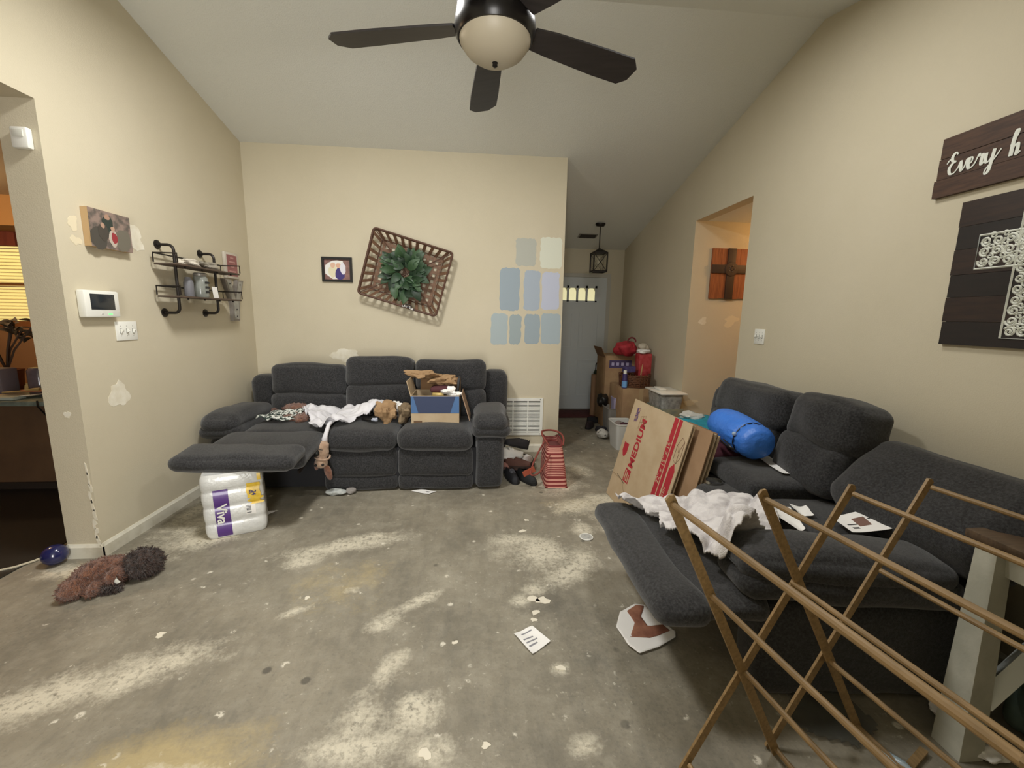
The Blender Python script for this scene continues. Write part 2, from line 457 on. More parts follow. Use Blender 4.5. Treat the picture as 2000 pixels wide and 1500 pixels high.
P = np.array(g.v); st = np.zeros((len(P), 4)); st[:, 3] = 1
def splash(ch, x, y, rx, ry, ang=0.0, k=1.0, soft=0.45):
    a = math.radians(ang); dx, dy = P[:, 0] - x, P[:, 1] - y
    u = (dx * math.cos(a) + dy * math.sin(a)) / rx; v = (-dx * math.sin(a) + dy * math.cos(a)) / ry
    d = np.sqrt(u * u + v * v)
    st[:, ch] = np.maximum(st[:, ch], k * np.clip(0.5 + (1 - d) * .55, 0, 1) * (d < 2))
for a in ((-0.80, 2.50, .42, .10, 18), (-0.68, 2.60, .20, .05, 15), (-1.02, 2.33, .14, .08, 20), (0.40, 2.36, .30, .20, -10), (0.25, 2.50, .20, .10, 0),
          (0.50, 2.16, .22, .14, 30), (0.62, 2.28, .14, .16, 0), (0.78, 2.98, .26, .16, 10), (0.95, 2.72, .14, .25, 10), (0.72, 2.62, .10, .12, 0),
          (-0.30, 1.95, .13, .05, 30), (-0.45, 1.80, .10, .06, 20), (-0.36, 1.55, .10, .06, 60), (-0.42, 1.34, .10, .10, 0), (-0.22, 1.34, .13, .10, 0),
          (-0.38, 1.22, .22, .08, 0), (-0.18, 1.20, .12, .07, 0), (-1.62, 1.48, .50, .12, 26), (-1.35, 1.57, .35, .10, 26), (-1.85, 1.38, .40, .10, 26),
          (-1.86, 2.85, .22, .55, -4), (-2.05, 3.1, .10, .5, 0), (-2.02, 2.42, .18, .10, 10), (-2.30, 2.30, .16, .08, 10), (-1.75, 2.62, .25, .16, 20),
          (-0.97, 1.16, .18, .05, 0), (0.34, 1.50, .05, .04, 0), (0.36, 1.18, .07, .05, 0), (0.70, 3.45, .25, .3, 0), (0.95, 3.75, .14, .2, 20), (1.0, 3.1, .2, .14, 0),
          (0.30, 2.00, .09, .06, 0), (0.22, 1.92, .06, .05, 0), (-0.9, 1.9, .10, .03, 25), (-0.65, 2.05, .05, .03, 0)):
    splash(0, *a)  # pale residue spots and broader pale patches
for a in ((-1.02, 1.17, .30, .14, 8, 1.3), (-0.72, 2.12, .35, .30, 0, .62), (-1.70, 2.75, .22, .14, 20), (0.75, 3.0, .3, .18, 0, .7), (-2.05, 2.3, .2, .1, 10, .8)):
    splash(1, *a)
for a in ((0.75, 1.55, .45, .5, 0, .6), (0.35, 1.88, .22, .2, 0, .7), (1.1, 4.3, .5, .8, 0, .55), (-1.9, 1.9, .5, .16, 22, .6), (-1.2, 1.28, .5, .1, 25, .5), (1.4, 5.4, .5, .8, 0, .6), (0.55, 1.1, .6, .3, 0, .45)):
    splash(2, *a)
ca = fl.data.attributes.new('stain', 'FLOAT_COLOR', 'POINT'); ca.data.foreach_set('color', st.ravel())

# kitchen beyond the left opening and hall beyond the right opening
KW = mat('kitchen_wall_tan', '9c7752', 0.8, '93704c', 2)
struct('floor_kitchen', G().bbox((-5.7, 0.4, -0.02), (-2.56, 5.1, 0.006)), mat('dark_vinyl', '2b2925', 0.35, '23211e', 3), 0.3)
struct('wall_kitchen_end', G().bbox((-5.7, 5.0, 0), (-2.385, 5.1, 2.5)), KW, 0.3)
struct('wall_kitchen_left', G().bbox((-5.8, 0.4, 0), (-5.7, 5.1, 2.5)), KW, 0.3)
struct('wall_kitchen_rear', G().bbox((-5.7, 0.3, 0), (-2.385, 0.4, 2.5)), KW, 0.3)
struct('wall_kitchen_right', G().bbox((-2.395, 4.43, 0), (-2.3, 5.1, 2.5)), KW, 0.3)
struct('ceiling_kitchen', G().bbox((-5.8, 0.3, 2.5), (-2.385, 5.1, 2.6)), mat('kitchen_ceiling', 'b8a88c', 0.85), 0.3)
struct('trim_1', G().bbox((-5.7, 4.55, 2.22), (-2.395, 5.0, 2.5)), mat('kitchen_soffit', 'b58a55', 0.8), 0.3)
HW = mat('hall_paint', 'd2bb97', 0.75, 'cdb58f', 2, bump=0.1, bs=150)
wh = struct('wall_hall_end', G().bbox((2.31, YF, 0), (4.4, 4.42, 2.44)), WALL, 0.3)
struct('wall_hall_near', G().bbox((2.31, 3.26, 0), (4.4, YN, 2.44)), WALL, 0.3)
struct('wall_hall_right', G().bbox((4.3, YN, 0), (4.4, YF, 2.44)), WALL, 0.3)
struct('ceiling_hall', G().bbox((2.31, 3.26, 2.436), (4.4, 4.42, 2.52)), CEIL, 0.3)

# baseboards
def baseboard(name, pts, n, h=0.085, t=0.014):
    a, b = Vector(pts[0]), Vector(pts[1]); d = (b - a); L = d.length; fr_ = frame((a.x, a.y, 0), n, (0, 0, 1))
    g = G(); prof = [(0, 0), (t, 0), (t, h * .8), (t * .5, h * .93), (t * .35, h), (0, h)]
    M = frame(a, n, (0, 0, 1))
    if M.col[2].to_3d().dot(d) < 0: M = frame(b, n, (0, 0, 1))
    g.prism(prof, M, L); return struct(name, g, TRIM, 0.5)
baseboard('baseboard_left', ((XL, YJ - 0.012, 0), (XL, YB, 0)), (1, 0, 0))
baseboard('baseboard_jamb', ((-2.385, YJ, 0), (XL + 0.014, YJ, 0)), (0, -1, 0))
baseboard('baseboard_back', ((XL, YB, 0), (0.855, YB, 0)), (0, -1, 0))
baseboard('baseboard_right', ((XR, 0, 0), (XR, YN, 0)), (-1, 0, 0))
baseboard('baseboard_hall', ((2.31, YF, 0), (4.3, YF, 0)), (0, -1, 0))

# spackle patches and paint samples on the walls
SPK = mat('spackle_white', 'e2ddcd', 0.9, 'd6cfba', 20); SPK2 = mat('spackle_cream', 'd8cdb0', 0.9)
LW = frame((XL, 0, 0), (0, 1, 0), (0, 0, 1))          # (y, z), out of the wall = +X
def patch(par, M, cx, cy, rx, ry, seed, m=SPK, t=0.0012, j=0.3, n=26):
    return mk('spackle_patch', G().prism(blob(cx, cy, rx, ry, n, j, seed), M, t), m, par)
patch(wl, LW, 2.69, 0.925, .062, .085, 3); patch(wl, LW, 2.955, 1.895, .07, .07, 5); patch(wl, LW, 2.545, 1.90, .03, .035, 6, SPK2); patch(wl, LW, 2.55, 1.81, .03, .025, 7, SPK2)
JM = XZ((0, YJ, 0)); patch(wl, JM, -2.275, 0.86, .017, .02, 8, SPK)
g = G()
for k in range(9):
    z = 0.10 + k * 0.055; g.prism(blob(XL - 0.012 - (k % 3) * .004, z, .012 - .0007 * k, .032, 9, .5, 30 + k), JM, 0.002)
mk('torn_corner_plaster', g, SPK, wl)
BWm = XZ((0, YB, 0))
patch(wb, BWm, -1.33, 1.02, .145, .07, 12, j=.28)
HM = XZ((0, YF, 0)); patch(wh, HM, 2.36, 1.43, .035, .045, 21); patch(wh, HM, 2.67, 1.435, .07, .055, 22, SPK2, j=.45); patch(wh, HM, 2.30, 0.55, .08, .03, 23, SPK2)
def swatch(x0, x1, z0, z1, col, seed):
    r = random.Random(seed); pts = []
    per = [(x0, z0), (x1, z0), (x1, z1), (x0, z1)]; c = 0.022
    for i in range(4):
        a, b = Vector(per[i]), Vector(per[(i + 1) % 4]); d = (b - a).normalized(); L = (b - a).length
        for k in range(9):
            t_ = c + (L - 2 * c) * k / 8; p = a + d * t_; p += Vector((d.y, -d.x)) * r.uniform(-.006, .006)
            pts.append((p.x, p.y))
    return mk('paint_swatch', G().prism(pts, BWm, 0.0008), mat('paint_' + col, col, 0.6), wb)
for i, a in enumerate(((.363, .567, 1.947, 2.214, 'aeb0a6'), (.61, .83, 1.93, 2.23, 'd3d6c6'), (.208, .41, 1.50, 1.925, '94a2ac'), (.452, .615, 1.505, 1.904, 'a2aebb'),
                       (.635, .815, 1.515, 1.893, 'b9bfd2'), (.122, .29, 1.15, 1.472, 'a3b0b3'), (.309, .43, 1.158, 1.463, '96a3a6'), (.467, .624, 1.162, 1.468, '95a3ab'), (.638, .842, 1.166, 1.48, 'a0aeb5'))):
    swatch(*a, 40 + i)

# ================================================================== ENTRY DOOR, LANTERN, VENTS
DOORP = mat('door_paint_grey', 'c3c8c8', 0.5)
door = bpy.data.objects.new('door_1', None); COL.objects.link(door); door.location = (1.47, YD, 0); door['kind'] = 'structure'
g = G(); yf = YD - 0.045
x0, x1 = 1.015, 1.93
g.bbox((x0, yf, 0.02), (x1, YD - 0.005, 1.66)); g.bbox((x0, yf, 1.92), (x1, YD - 0.005, 2.045))
g.bbox((x0, yf, 1.66), (1.19, YD - 0.005, 1.92)); g.bbox((1.765, yf, 1.66), (x1, YD - 0.005, 1.92))
mk('slab', g, DOORP, door, 0.3)
for (px0, px1, pz0, pz1) in ((1.12, 1.43, .98, 1.52), (1.52, 1.83, .98, 1.52), (1.12, 1.43, .22, .80), (1.52, 1.83, .22, .80)):
    g = G(); 
    for lo, hi in (((px0, pz0), (px1, pz0 + .022)), ((px0, pz1 - .022), (px1, pz1)), ((px0, pz0 + .022), (px0 + .022, pz1 - .022)), ((px1 - .022, pz0 + .022), (px1, pz1 - .022))):
        g.bbox((lo[0], yf - .008, lo[1]), (hi[0], yf, hi[1]))
    g.bbox((px0 + .06, yf - .006, pz0 + .06), (px1 - .06, yf, pz1 - .06)); mk('raised_panel', g, DOORP, door, 0.3)
LITE = mat('lit_door_glass', 'e9e3bd', 0.3, emit='e6dfae', es=0.75)
for k in range(4):
    c = 1.262 + k * 0.144
    p = [(c - .056, 1.70), (c + .056, 1.70), (c + .056, 1.83)] + [(c + .056 * math.cos(a), 1.83 + .07 * math.sin(a) ** 1.5) for a in np.linspace(.25, PI - .25, 8)] + [(c - .056, 1.83)]
    mk('pane', G().prism(p, XZ((0, yf + .012, 0)), .004), LITE, door)
g = G()
for k in range(5): g.bbox((1.262 - .088 + k * .144, yf - .008, 1.68), (1.262 - .056 + k * .144, yf + .02, 1.92))
g.bbox((1.174, yf - .008, 1.66), (1.782, yf + .02, 1.70)); g.bbox((1.174, yf - .008, 1.885), (1.782, yf + .02, 1.93)); mk('window_frame', g, DOORP, door, 0.3)
g = G().lathe([(.012, 0), (.012, .035), (.028, .04), (.03, .06), (.02, .075)], (1.86, yf, .95), 14, rot(90)); mk('door_knob', g, IRON, door)
mk('threshold', G().bbox((1.0, YD - .1, 0), (1.945, YD - .005, .02)), mat('threshold_metal', '6d6256', .4, metal=.5), door)
g = G(); cz = 2.105
g.bbox((1.935, YD - .02, 0), (1.998, YD, cz)); g.bbox((.945, YD - .02, 0), (1.01, YD, cz)); g.bbox((1.01, YD - .02, 2.05), (1.935, YD, cz)); struct('trim_2', g, mat('casing_paint', 'b7b4a9', .5), 0.3)
solo('doormat', G().bev((1.40, 6.05, .008), (.80, .46, .014), .006), mat('maroon_mat', '5d2e30', .95, '4b2426', 40), 'maroon doormat lying in front of the entry door', 'doormat')

ln = thing('pendant_lantern', 'black metal pendant lantern with glass sides hanging in the entry', 'lamp', (1.575, 5.6, 2.04))
zc = ceil_far(5.6)
mk('canopy', G().lathe([(.008, -.05), (.05, -.045), (.065, -.02), (.065, .0)], (1.575, 5.6, zc + .012), 20, rot(14)), IRON, ln)
mk('rod', G().tube([(1.575, 5.6, zc - .02), (1.575, 5.6, 2.34)], .007), IRON, ln)
g = G(); hw = .088
for a in (-1, 1):
    for b in (-1, 1): g.bbox((1.575 + a * hw - .008, 5.6 + b * hw - .008, 2.05), (1.575 + a * hw + .008, 5.6 + b * hw + .008, 2.29))
for z in (2.05, 2.285):
    for a in (-1, 1):
        g.bbox((1.575 - hw, 5.6 + a * hw - .008, z - .01), (1.575 + hw, 5.6 + a * hw + .008, z + .01)); g.bbox((1.575 + a * hw - .008, 5.6 - hw, z - .01), (1.575 + a * hw + .008, 5.6 + hw, z + .01))
for a in (-1, 1):
    for b in (-1, 1): g.tube([(1.575 - a * hw, 5.6 + b * hw, 2.05), (1.575 + a * hw, 5.6 + b * hw, 2.28)], .004, 6)
mk('cage', g, IRON, ln)
mk('roof', G().lathe([(.125, 0), (.1, .02), (.04, .045), (.012, .06)], (1.575, 5.6, 2.29), 4, rot(0, 0, 45)), IRON, ln)
GL = mat('clear_glass', 'f2f6f4', .05, trans=1.0, alpha=.35)
for a, b in ((-1, 0), (1, 0), (0, -1), (0, 1)):
    mk('glass_pane', G().box((1.575 + a * .078, 5.6 + b * .078, 2.168), (.15 if b else .003, .15 if a else .003, .22)), GL, ln)
mk('bulb', G().lathe([(.008, .1), (.012, .06), (.024, .03), (.02, .008), (.004, 0)], (1.575, 5.6, 2.14), 12), mat('bulb_glass', 'e8e2cc', .2), ln)
cv = thing('ceiling_vent', 'small grey ceiling vent near the entry door', 'vent', (1.50, 5.95, ceil_far(5.95)))
M = rot(14); mk('vent_frame', G().box((1.50, 5.95, ceil_far(5.95) - .004), (.26, .12, .008), rot(-14)), mat('vent_grey', '8b857a', .6), cv)
for k in range(5): mk('louver', G().box((1.50, 5.91 + k * .02, ceil_far(5.91 + k * .02) - .012), (.22, .012, .006), rot(-40)), mat('vent_dark', '3b3631', .7), cv)

vt = thing('return_air_vent', 'white return air grille low on the wall right of the sofa', 'vent', (.44, YB, .187))
vx0, vx1, vz0, vz1 = .205, .682, .187, .59
g = G()
for lo, hi in (((vx0, vz0), (vx1, vz0 + .03)), ((vx0, vz1 - .03), (vx1, vz1)), ((vx0, vz0 + .03), (vx0 + .03, vz1 - .03)), ((vx1 - .03, vz0 + .03), (vx1, vz1 - .03))):
    g.bbox((lo[0], YB - .014, lo[1]), (hi[0], YB - .001, hi[1]))
for k in range(1, 3): g.bbox((vx0 + k * .158 - .006, YB - .013, vz0 + .03), (vx0 + k * .158 + .006, YB - .001, vz1 - .03))
mk('grille_frame', g, WHITEP, vt, 0.3)
mk('duct_backing', G().bbox((vx0 + .03, YB - .004, vz0 + .03), (vx1 - .03, YB - .001, vz1 - .03)), mat('duct_dark', '4a4843', .8), vt)
for k in range(22):
    mk('louver', G().box(((vx0 + vx1) / 2, YB - .010, vz0 + .04 + k * .0148), (vx1 - vx0 - .06, .012, .0022), rot(35)), WHITEP, vt, 0.3)
for a, b in ((vx0 + .04, vz1 - .014), (vx1 - .03, vz1 - .014), (vx1 - .03, vz0 + .014)): mk('screw', G().lathe([(.005, 0), (.004, .003)], (a, YB - .014, b), 8, rot(90)), IRON, vt)

# ================================================================== CEILING FAN
FX, FY, FZ = .05, 1.60, 2.42
fan = thing('ceiling_fan', 'dark five-blade ceiling fan with frosted bowl light', 'fan', (FX, FY, FZ))
FANM = mat('fan_dark_bronze', '191615', .28, metal=.3); FANB = mat('fan_blade_dark', '35302f', .45, '2a2625', 6, stretch=(1, 8, 1))
mk('motor_housing', G().lathe([(.128, -.045), (.137, -.03), (.139, .0), (.13, .05), (.132, .09), (.12, .14), (.085, .17), (.03, .185)], (FX, FY, FZ), 40), FANM, fan)
mk('bowl_shade', G().lathe([(.004, -.115), (.035, -.113), (.07, -.102), (.1, -.082), (.12, -.055), (.124, -.038)], (FX, FY, FZ), 36), mat('frosted_bowl', 'b7ad98', .45), fan)
mk('finial', G().lathe([(.004, -.129), (.009, -.125), (.008, -.117), (.012, -.113)], (FX, FY, FZ), 12), FANM, fan)
zc = ceil_near(FY); mk('downrod', G().tube([(FX, FY, FZ + .17), (FX, FY, zc - .02)], .013, 12), FANM, fan)
mk('canopy', G().lathe([(.02, -.11), (.05, -.09), (.07, -.03), (.072, .02)], (FX, FY, zc), 24), FANM, fan)
for k in range(5):
    a = math.radians(94 + 72 * k); R_ = Matrix.Rotation(a, 3, 'Z') @ Matrix.Rotation(math.radians(-12), 3, 'X')
    pl = [(.14, -.042), (.22, -.052), (.45, -.064), (.565, -.066), (.605, -.03), (.605, .03), (.575, .062), (.45, .062), (.22, .05), (.14, .042)]
    F4 = Matrix.Translation((FX, FY, FZ + .0)) @ R_.to_4x4() @ Matrix.Translation((0, 0, -.003))
    b = mk('blade', G().prism(pl, F4, .007), FANB, fan, 0.3)
    mk('blade_bracket', G().prism([(.11, -.018), (.2, -.03), (.23, 0), (.2, .03), (.11, .018)], F4 @ Matrix.Translation((0, 0, .007)), .006), FANM, b)

# ================================================================== SOFA AGAINST THE BACK WALL
sofa_gs = []
def pad(name, par, c, h, r=.06, bulge=(0, 0, .02), M=None, n=12, wr=.012, wf=5.0, m=FABRIC, fn=None, keep=None, seed=None):
    g = G().rbox(c, h, r, n, bulge, M, fn, wr, wf, seed if seed is not None else c[0] * 3.1 + c[1])
    if keep is not None: keep.append(g)
    return mk(name, g, m, par, None)
sofa = thing('reclining_sofa', 'charcoal three-seat reclining sofa against the back wall, left footrest raised', 'sofa', (-.96, 3.78, 0))
mk('base_frame', G().rbox((-.96, 3.78, .20), (1.04, .44, .17), .03, 4), FABDK, sofa)
for sx, nm in ((-2.02, 0), (.10, 1)):
    pad('arm_panel', sofa, (sx + (.02 if nm == 0 else -.01), 3.70, .235), (.115, .39, .225), .05, (.008, .008, 0), wr=.008)
    pad('armrest', sofa, (sx + (0 if nm == 0 else .005), 3.65, .505), (.155, .36, .055), .055, (.015, .01, .015), wr=.012, keep=sofa_gs)
    pad('armrest_pillow', sofa, (sx + (0 if nm == 0 else .0), 3.62, .555), (.145, .33, .07), .07, (.0, .02, .02), wr=.018, keep=sofa_gs,
        fn=lambda p, q: (p[0], p[1], p[2] + .03 * (1 - (q[1] + .2) ** 2)))
    pad('back_wing', sofa, (sx + (.0 if nm == 0 else .06), 4.12, .50 if nm else .47), (.12, .11, .41 if nm else .38), .07, (0, .02, .01), wr=.01)
mk('back_frame', G().rbox((-.93, 4.18, .46), (1.05, .075, .40), .05, 6), FABDK, sofa)
for i, (a, b, top, split) in enumerate(((-1.90, -1.24, .955, .70), (-1.225, -.605, 1.025, .78), (-.595, .07, 1.005, .74))):
    c = (a + b) / 2; hw = (b - a) / 2
    pad('back_headrest', sofa, (c, 4.0, (top + split) / 2), (hw - .004, .115, (top - split) / 2 + .015), .06, (.005, .03, .012), rot(-6), wr=.016, n=14)
    pad('back_cushion', sofa, (c, 3.965, (split + .46) / 2), (hw - .006, .12, (split - .46) / 2 + .012), .06, (.005, .035, .0), rot(-5), wr=.016, n=14)
for i, (a, b) in enumerate(((-1.875, -1.255), (-1.25, -.665), (-.66, -.045))):
    c = (a + b) / 2; hw = (b - a) / 2
    pad('seat_cushion', sofa, (c, 3.60, .435), (hw - .004, .34, .085), .065, (.004, .01, .035), wr=.016, n=16, keep=sofa_gs,
        fn=lambda p, q: (p[0], p[1], p[2] - .018 * max(0, q[1])))
    if i:
        pad('footrest_panel', sofa, (c, 3.355, .245), (hw - .005, .05, .125), .045, (.004, .02, .008), wr=.01, n=12)
        pad('kick_panel', sofa, (c, 3.36, .075), (hw - .005, .046, .068), .035, (.004, .01, .0), wr=.008, n=10)
Mf = rot(8)
pad('raised_footrest', sofa, (-1.585, 3.10, .435), (.372, .24, .05), .045, (.004, .01, .02), Mf, wr=.012, n=14, keep=sofa_gs)
pad('footrest_roll', sofa, (-1.59, 2.80, .475), (.385, .13, .055), .05, (.006, .015, .018), rot(6), wr=.012, n=14, keep=sofa_gs)
for x in (-1.86, -1.32): mk('footrest_mechanism', G().box((x, 3.25, .33), (.012, .45, .03), rot(12)), IRON, sofa, .3)

# things lying on that sofa
tree = bvh(*sofa_gs)
WHITEC = mat('white_blanket_cloth', 'dedde0', .95, 'cfced3', 10, bump=.2, bs=200)
solo('white_blanket', drape([(-1.52, 3.88), (-1.54, 3.72), (-1.42, 3.52), (-1.31, 3.31), (-1.23, 3.265), (-1.16, 3.34), (-1.02, 3.46), (-.84, 3.62), (-.80, 3.80), (-.90, 3.88)], tree, .008, .014, .085, 9, 3.3, .48, thick=.006, dirn=(.75, .66)), WHITEC,
     'white blanket crumpled across the left and middle seats of the back sofa', 'blanket', sharp=None)
PATT = mat('dark_green_white_print', 'd9dcd6', .9, '26352f', 42, .47, .53)
solo('patterned_cloth', drape([(-1.82, 3.44), (-1.66, 3.42), (-1.50, 3.52), (-1.48, 3.68), (-1.62, 3.80), (-1.78, 3.66)], tree, .009, .008, .05, 11, 8.1, .48, thick=.006), PATT,
     'dark green and white speckled cloth bunched beside the left sofa arm', 'cloth', sharp=None)
def metal_free_union(elems, res=.012):
    """organic union of balls: elems = (x,y,z,rx,ry,rz[,rot])"""
    mb = bpy.data.metaballs.new('union'); mb.resolution = res; mb.render_resolution = res; mb.threshold = .6
    for e in elems:
        el = mb.elements.new(type='ELLIPSOID'); k = max(e[3:6]) * 1.0
        el.co = e[:3]; el.radius = k / .60; el.size_x, el.size_y, el.size_z = (x / k for x in e[3:6])
        if len(e) > 6: el.rotation = Euler([math.radians(a) for a in e[6]]).to_quaternion()
    o = bpy.data.objects.new('union', mb); COL.objects.link(o)
    me = bpy.data.meshes.new_from_object(o.evaluated_get(bpy.context.evaluated_depsgraph_get()))
    g = G().add([v.co for v in me.vertices], [tuple(p.vertices) for p in me.polygons])
    bpy.data.objects.remove(o); bpy.data.metaballs.remove(mb); bpy.data.meshes.remove(me); return g
def fuzz(g, amp, freq, seed=0.0):
    """tufted relief pushed out along the vertex normals"""
    me = bpy.data.meshes.new('f'); me.from_pydata(g.v, [], g.f); me.update()
    ns = [Vector(v.normal) for v in me.vertices]; bpy.data.meshes.remove(me)
    g.v = [tuple(Vector(p) + n * (noise.noise(Vector(p) * freq + Vector((seed, 0, 0))) * amp + noise.noise(Vector(p) * freq * 2.7) * amp * .6)) for p, n in zip(g.v, ns)]
    return g
def tufts(g, n, L, seed=1):
    r = random.Random(seed); me = bpy.data.meshes.new('f'); me.from_pydata(g.v, [], g.f); me.update()
    ps = [(p.center.copy(), p.normal.copy()) for p in me.polygons]; bpy.data.meshes.remove(me)
    vs = []; fs = []
    for k in range(n):
        c, nn = r.choice(ps); jit = Vector((r.uniform(-1, 1), r.uniform(-1, 1), r.uniform(-1, 1)))
        d = (nn + jit * .55 + Vector((0, 0, -.25))).normalized(); sd = d.cross(jit).normalized(); c = c + jit * .004; l = L * r.uniform(.6, 1.2); i = len(vs)
        vs += [c - sd * .0016 - nn * .002, c + sd * .0016 - nn * .002, c + d * l * .6 + sd * .0009, c + d * l - Vector((0, 0, l * .15))]; fs += [(i, i + 1, i + 2), (i, i + 2, i + 3)]
    vs = [(p.x, p.y, max(p.z, .001)) for p in vs]
    return g.add(vs, fs)
FUR = mat('brown_plush_fur', '8a5a40', 1.0, '6d4330', 38, .4, .62, bump=.9, bs=260, sheen=.4)
FURD = mat('dark_brown_plush_fur', '4a3328', 1.0, '36251d', 40, .4, .62, bump=.9, bs=260, sheen=.3)
FURT = mat('tan_plush_fur', 'c2a58c', 1.0, 'ab8b72', 40, bump=.7, bs=260, sheen=.3)
by = thing('plush_bear', 'brown plush animal lying face down beside the white blanket on the sofa', 'toy', (-1.63, 3.8, .52))
mk('body', tufts(fuzz(metal_free_union([(-1.63, 3.83, .585, .14, .09, .055), (-1.53, 3.70, .57, .09, .11, .04), (-1.48, 3.56, .565, .06, .12, .035)]), .008, 40), 1800, .012), FUR, by, None)
mk('head', tufts(fuzz(metal_free_union([(-1.57, 3.92, .65, .075, .06, .045), (-1.65, 3.93, .63, .05, .05, .045)]), .006, 40), 900, .012), FUR, by, None)
mk('leg', tufts(fuzz(metal_free_union([(-1.77, 3.86, .57, .11, .035, .03, (0, 0, 12))]), .005, 40), 900, .012), FUR, by, None)
mk('leg', tufts(fuzz(metal_free_union([(-1.59, 3.55, .56, .08, .04, .035, (0, 0, -30))]), .005, 40), 900, .012), FUR, by, None)
dg_ = thing('stuffed_dog', 'tan stuffed dog dangling head down off the sofa front', 'toy', (-1.27, 3.27, .11))
mk('head', fuzz(metal_free_union([(-1.268, 3.235, .335, .052, .05, .062), (-1.262, 3.23, .385, .045, .045, .03), (-1.275, 3.225, .245, .048, .05, .045)]), .003, 45), FURT, dg_, None)
mk('muzzle_band', G().tube([(-1.268 + .054 * math.cos(a), 3.235 + .052 * math.sin(a), .285 + .006 * math.sin(2 * a)) for a in np.linspace(0, 2 * PI, 20)[:-1]], .007, 6, True), FURT, dg_)
mk('nose', G()._ell((-1.292, 3.184, .335), (.022, .016, .025), 8, None, 0, 1, 0), BLACK, dg_, None)
for x, z in ((-1.248, .245), (-1.300, .24)): mk('eye', G().ell((x, 3.176, z), (.010,) * 3, 6), BLACK, dg_, None)
mk('ear', fuzz(G()._ell((-1.232, 3.235, .165), (.028, .014, .068), 8, rot(0, -14, 0), 0, 1, 0), .003, 40), FUR, dg_, None)
mk('ear', fuzz(G()._ell((-1.318, 3.25, .225), (.022, .02, .05), 8, rot(0, 10, 0), 0, 1, 0), .003, 40), FUR, dg_, None)
mk('neck', G().tube([(-1.262, 3.26, .39), (-1.25, 3.27, .45), (-1.245, 3.33, .515), (-1.25, 3.42, .53)], [.03, .018, .015, .02], 8), WHITEC, dg_, None)
mk('mouth_stitch', G().tube([(-1.300, 3.19, .375), (-1.275, 3.176, .368), (-1.245, 3.182, .36)], .0025, 6), INK, dg_)

dg_.location.z += .05; dg_.location.x += .06; dg_.location.y -= .03
# cardboard box of packing paper on the right seat
bx = thing('moving_box', 'open cardboard box with a blue printed front on the right sofa seat', 'box', (-.36, 3.62, .525))
b0, b1, by0, by1, bz0, bz1 = -.565, -.165, 3.46, 3.76, .53, .775
t = .006
mk('front_panel', G().bbox((b0, by0, bz0), (b1, by0 + t, bz1)), CARD, bx); mk('rear_panel', G().bbox((b0, by1 - t, bz0), (b1, by1, bz1)), CARD, bx)
mk('side_panel', G().bbox((b0, by0 + t, bz0), (b0 + t, by1 - t, bz1)), CARD, bx); mk('side_panel', G().bbox((b1 - t, by0 + t, bz0), (b1, by1 - t, bz1)), CARD, bx)
mk('bottom_panel', G().bbox((b0, by0, bz0 - .003), (b1, by1, bz0 + .003)), CARD, bx)
mk('printed_band', G().bbox((b0, by0 - .001, bz0 + .095), (b1, by0, bz1 - .006)), mat('blue_print', '4d6f9c', .8), bx)
mk('printed_wedge', G().prism([(b0 + .06, bz0 + .096), (b1 - .075, bz0 + .096), (b1 - .03, bz1 - .007), (b0 + .02, bz1 - .007)], XZ((0, by0 - .001, 0)), .0008), mat('navy_print', '39435f', .8), bx)
mk('printed_line', G().bbox((b0 + .02, by0 - .001, bz0 + .012), (b0 + .09, by0, bz0 + .03)), mat('faded_print', '6b5138', .8), bx)
mk('flap', G().box((b0 - .015, 3.60, bz1 + .055), (.006, .28, .14), rot(0, -14, 0)), CARD, bx)
mk('flap', G().box((-.345, by1 + .01, bz1 + .05), (.36, .006, .13), rot(-8)), CARDDK, bx)
mk('flap', G().box((b1 + .055, 3.60, bz1 - .10), (.006, .28, .24), rot(0, -16, 0)), mat('cardboard_flap_inside', 'a58a72', .85), bx)
KRAFT = mat('kraft_paper', 'a48663', .9, '8f7251', 14)
def crumple(c, h, seed, n=9, amp=.5):
    g = G()._ell((0, 0, 0), h, n, None, 0, 1, 0); out = []
    for p in g.v:
        p = Vector(p); q = Vector((p.x / h[0], p.y / h[1], p.z / h[2]))
        f = 1 + amp * .85 * (noise.noise(q * 1.2 + Vector((seed, 3, 0))) + .55 * (abs(noise.noise(q * 2.3 + Vector((0, seed, 0)))) - .3))
        out.append(tuple(p * f + Vector(c)))
    g.v = out; return g
solo('packing_paper', crumple((-.49, 3.70, .92), (.13, .07, .035), 3.3, 7, 1.2), KRAFT, 'sheet of brown packing paper draped over the left top of the moving box', 'paper', sharp=.12)
solo('packing_paper', crumple((-.31, 3.66, .875), (.12, .08, .04), 5.1, 7, 1.2), KRAFT, 'crumpled brown packing paper heaped inside the moving box', 'paper', sharp=.12)
solo('folded_clothing', G().rbox((-.33, 3.60, .81), (.085, .07, .022), .02, 6, (0, 0, .006)), mat('burgundy_cloth', '4b2329', .85), 'burgundy bundle packed inside the moving box', 'cloth')
solo('gold_tin', G().bev((-.345, 3.545, .765), (.10, .07, .05), .006), mat('gold_foil', 'b9a263', .35, metal=.4), 'gold wrapped packet inside the moving box', 'tin')
solo('tissue_sheet', crumple((-.24, 3.53, .79), (.075, .035, .04), 8.4, 10, 1.1), PAPER, 'white tissue paper sticking out of the moving box', 'paper', sharp=.12)
solo('book', G().bev((-.185, 3.69, .80), (.02, .16, .20), .004, rot(0, 6, 0)), mat('dark_cover', '2d2f33', .6), 'dark slim book standing at the right side inside the moving box', 'book')
solo('packing_paper', crumple((-.78, 3.52, .62), (.075, .08, .09), 1.7, 7, 1.1), KRAFT, 'stiff brown packing paper crumpled on the middle sofa seat', 'paper', sharp=.12)
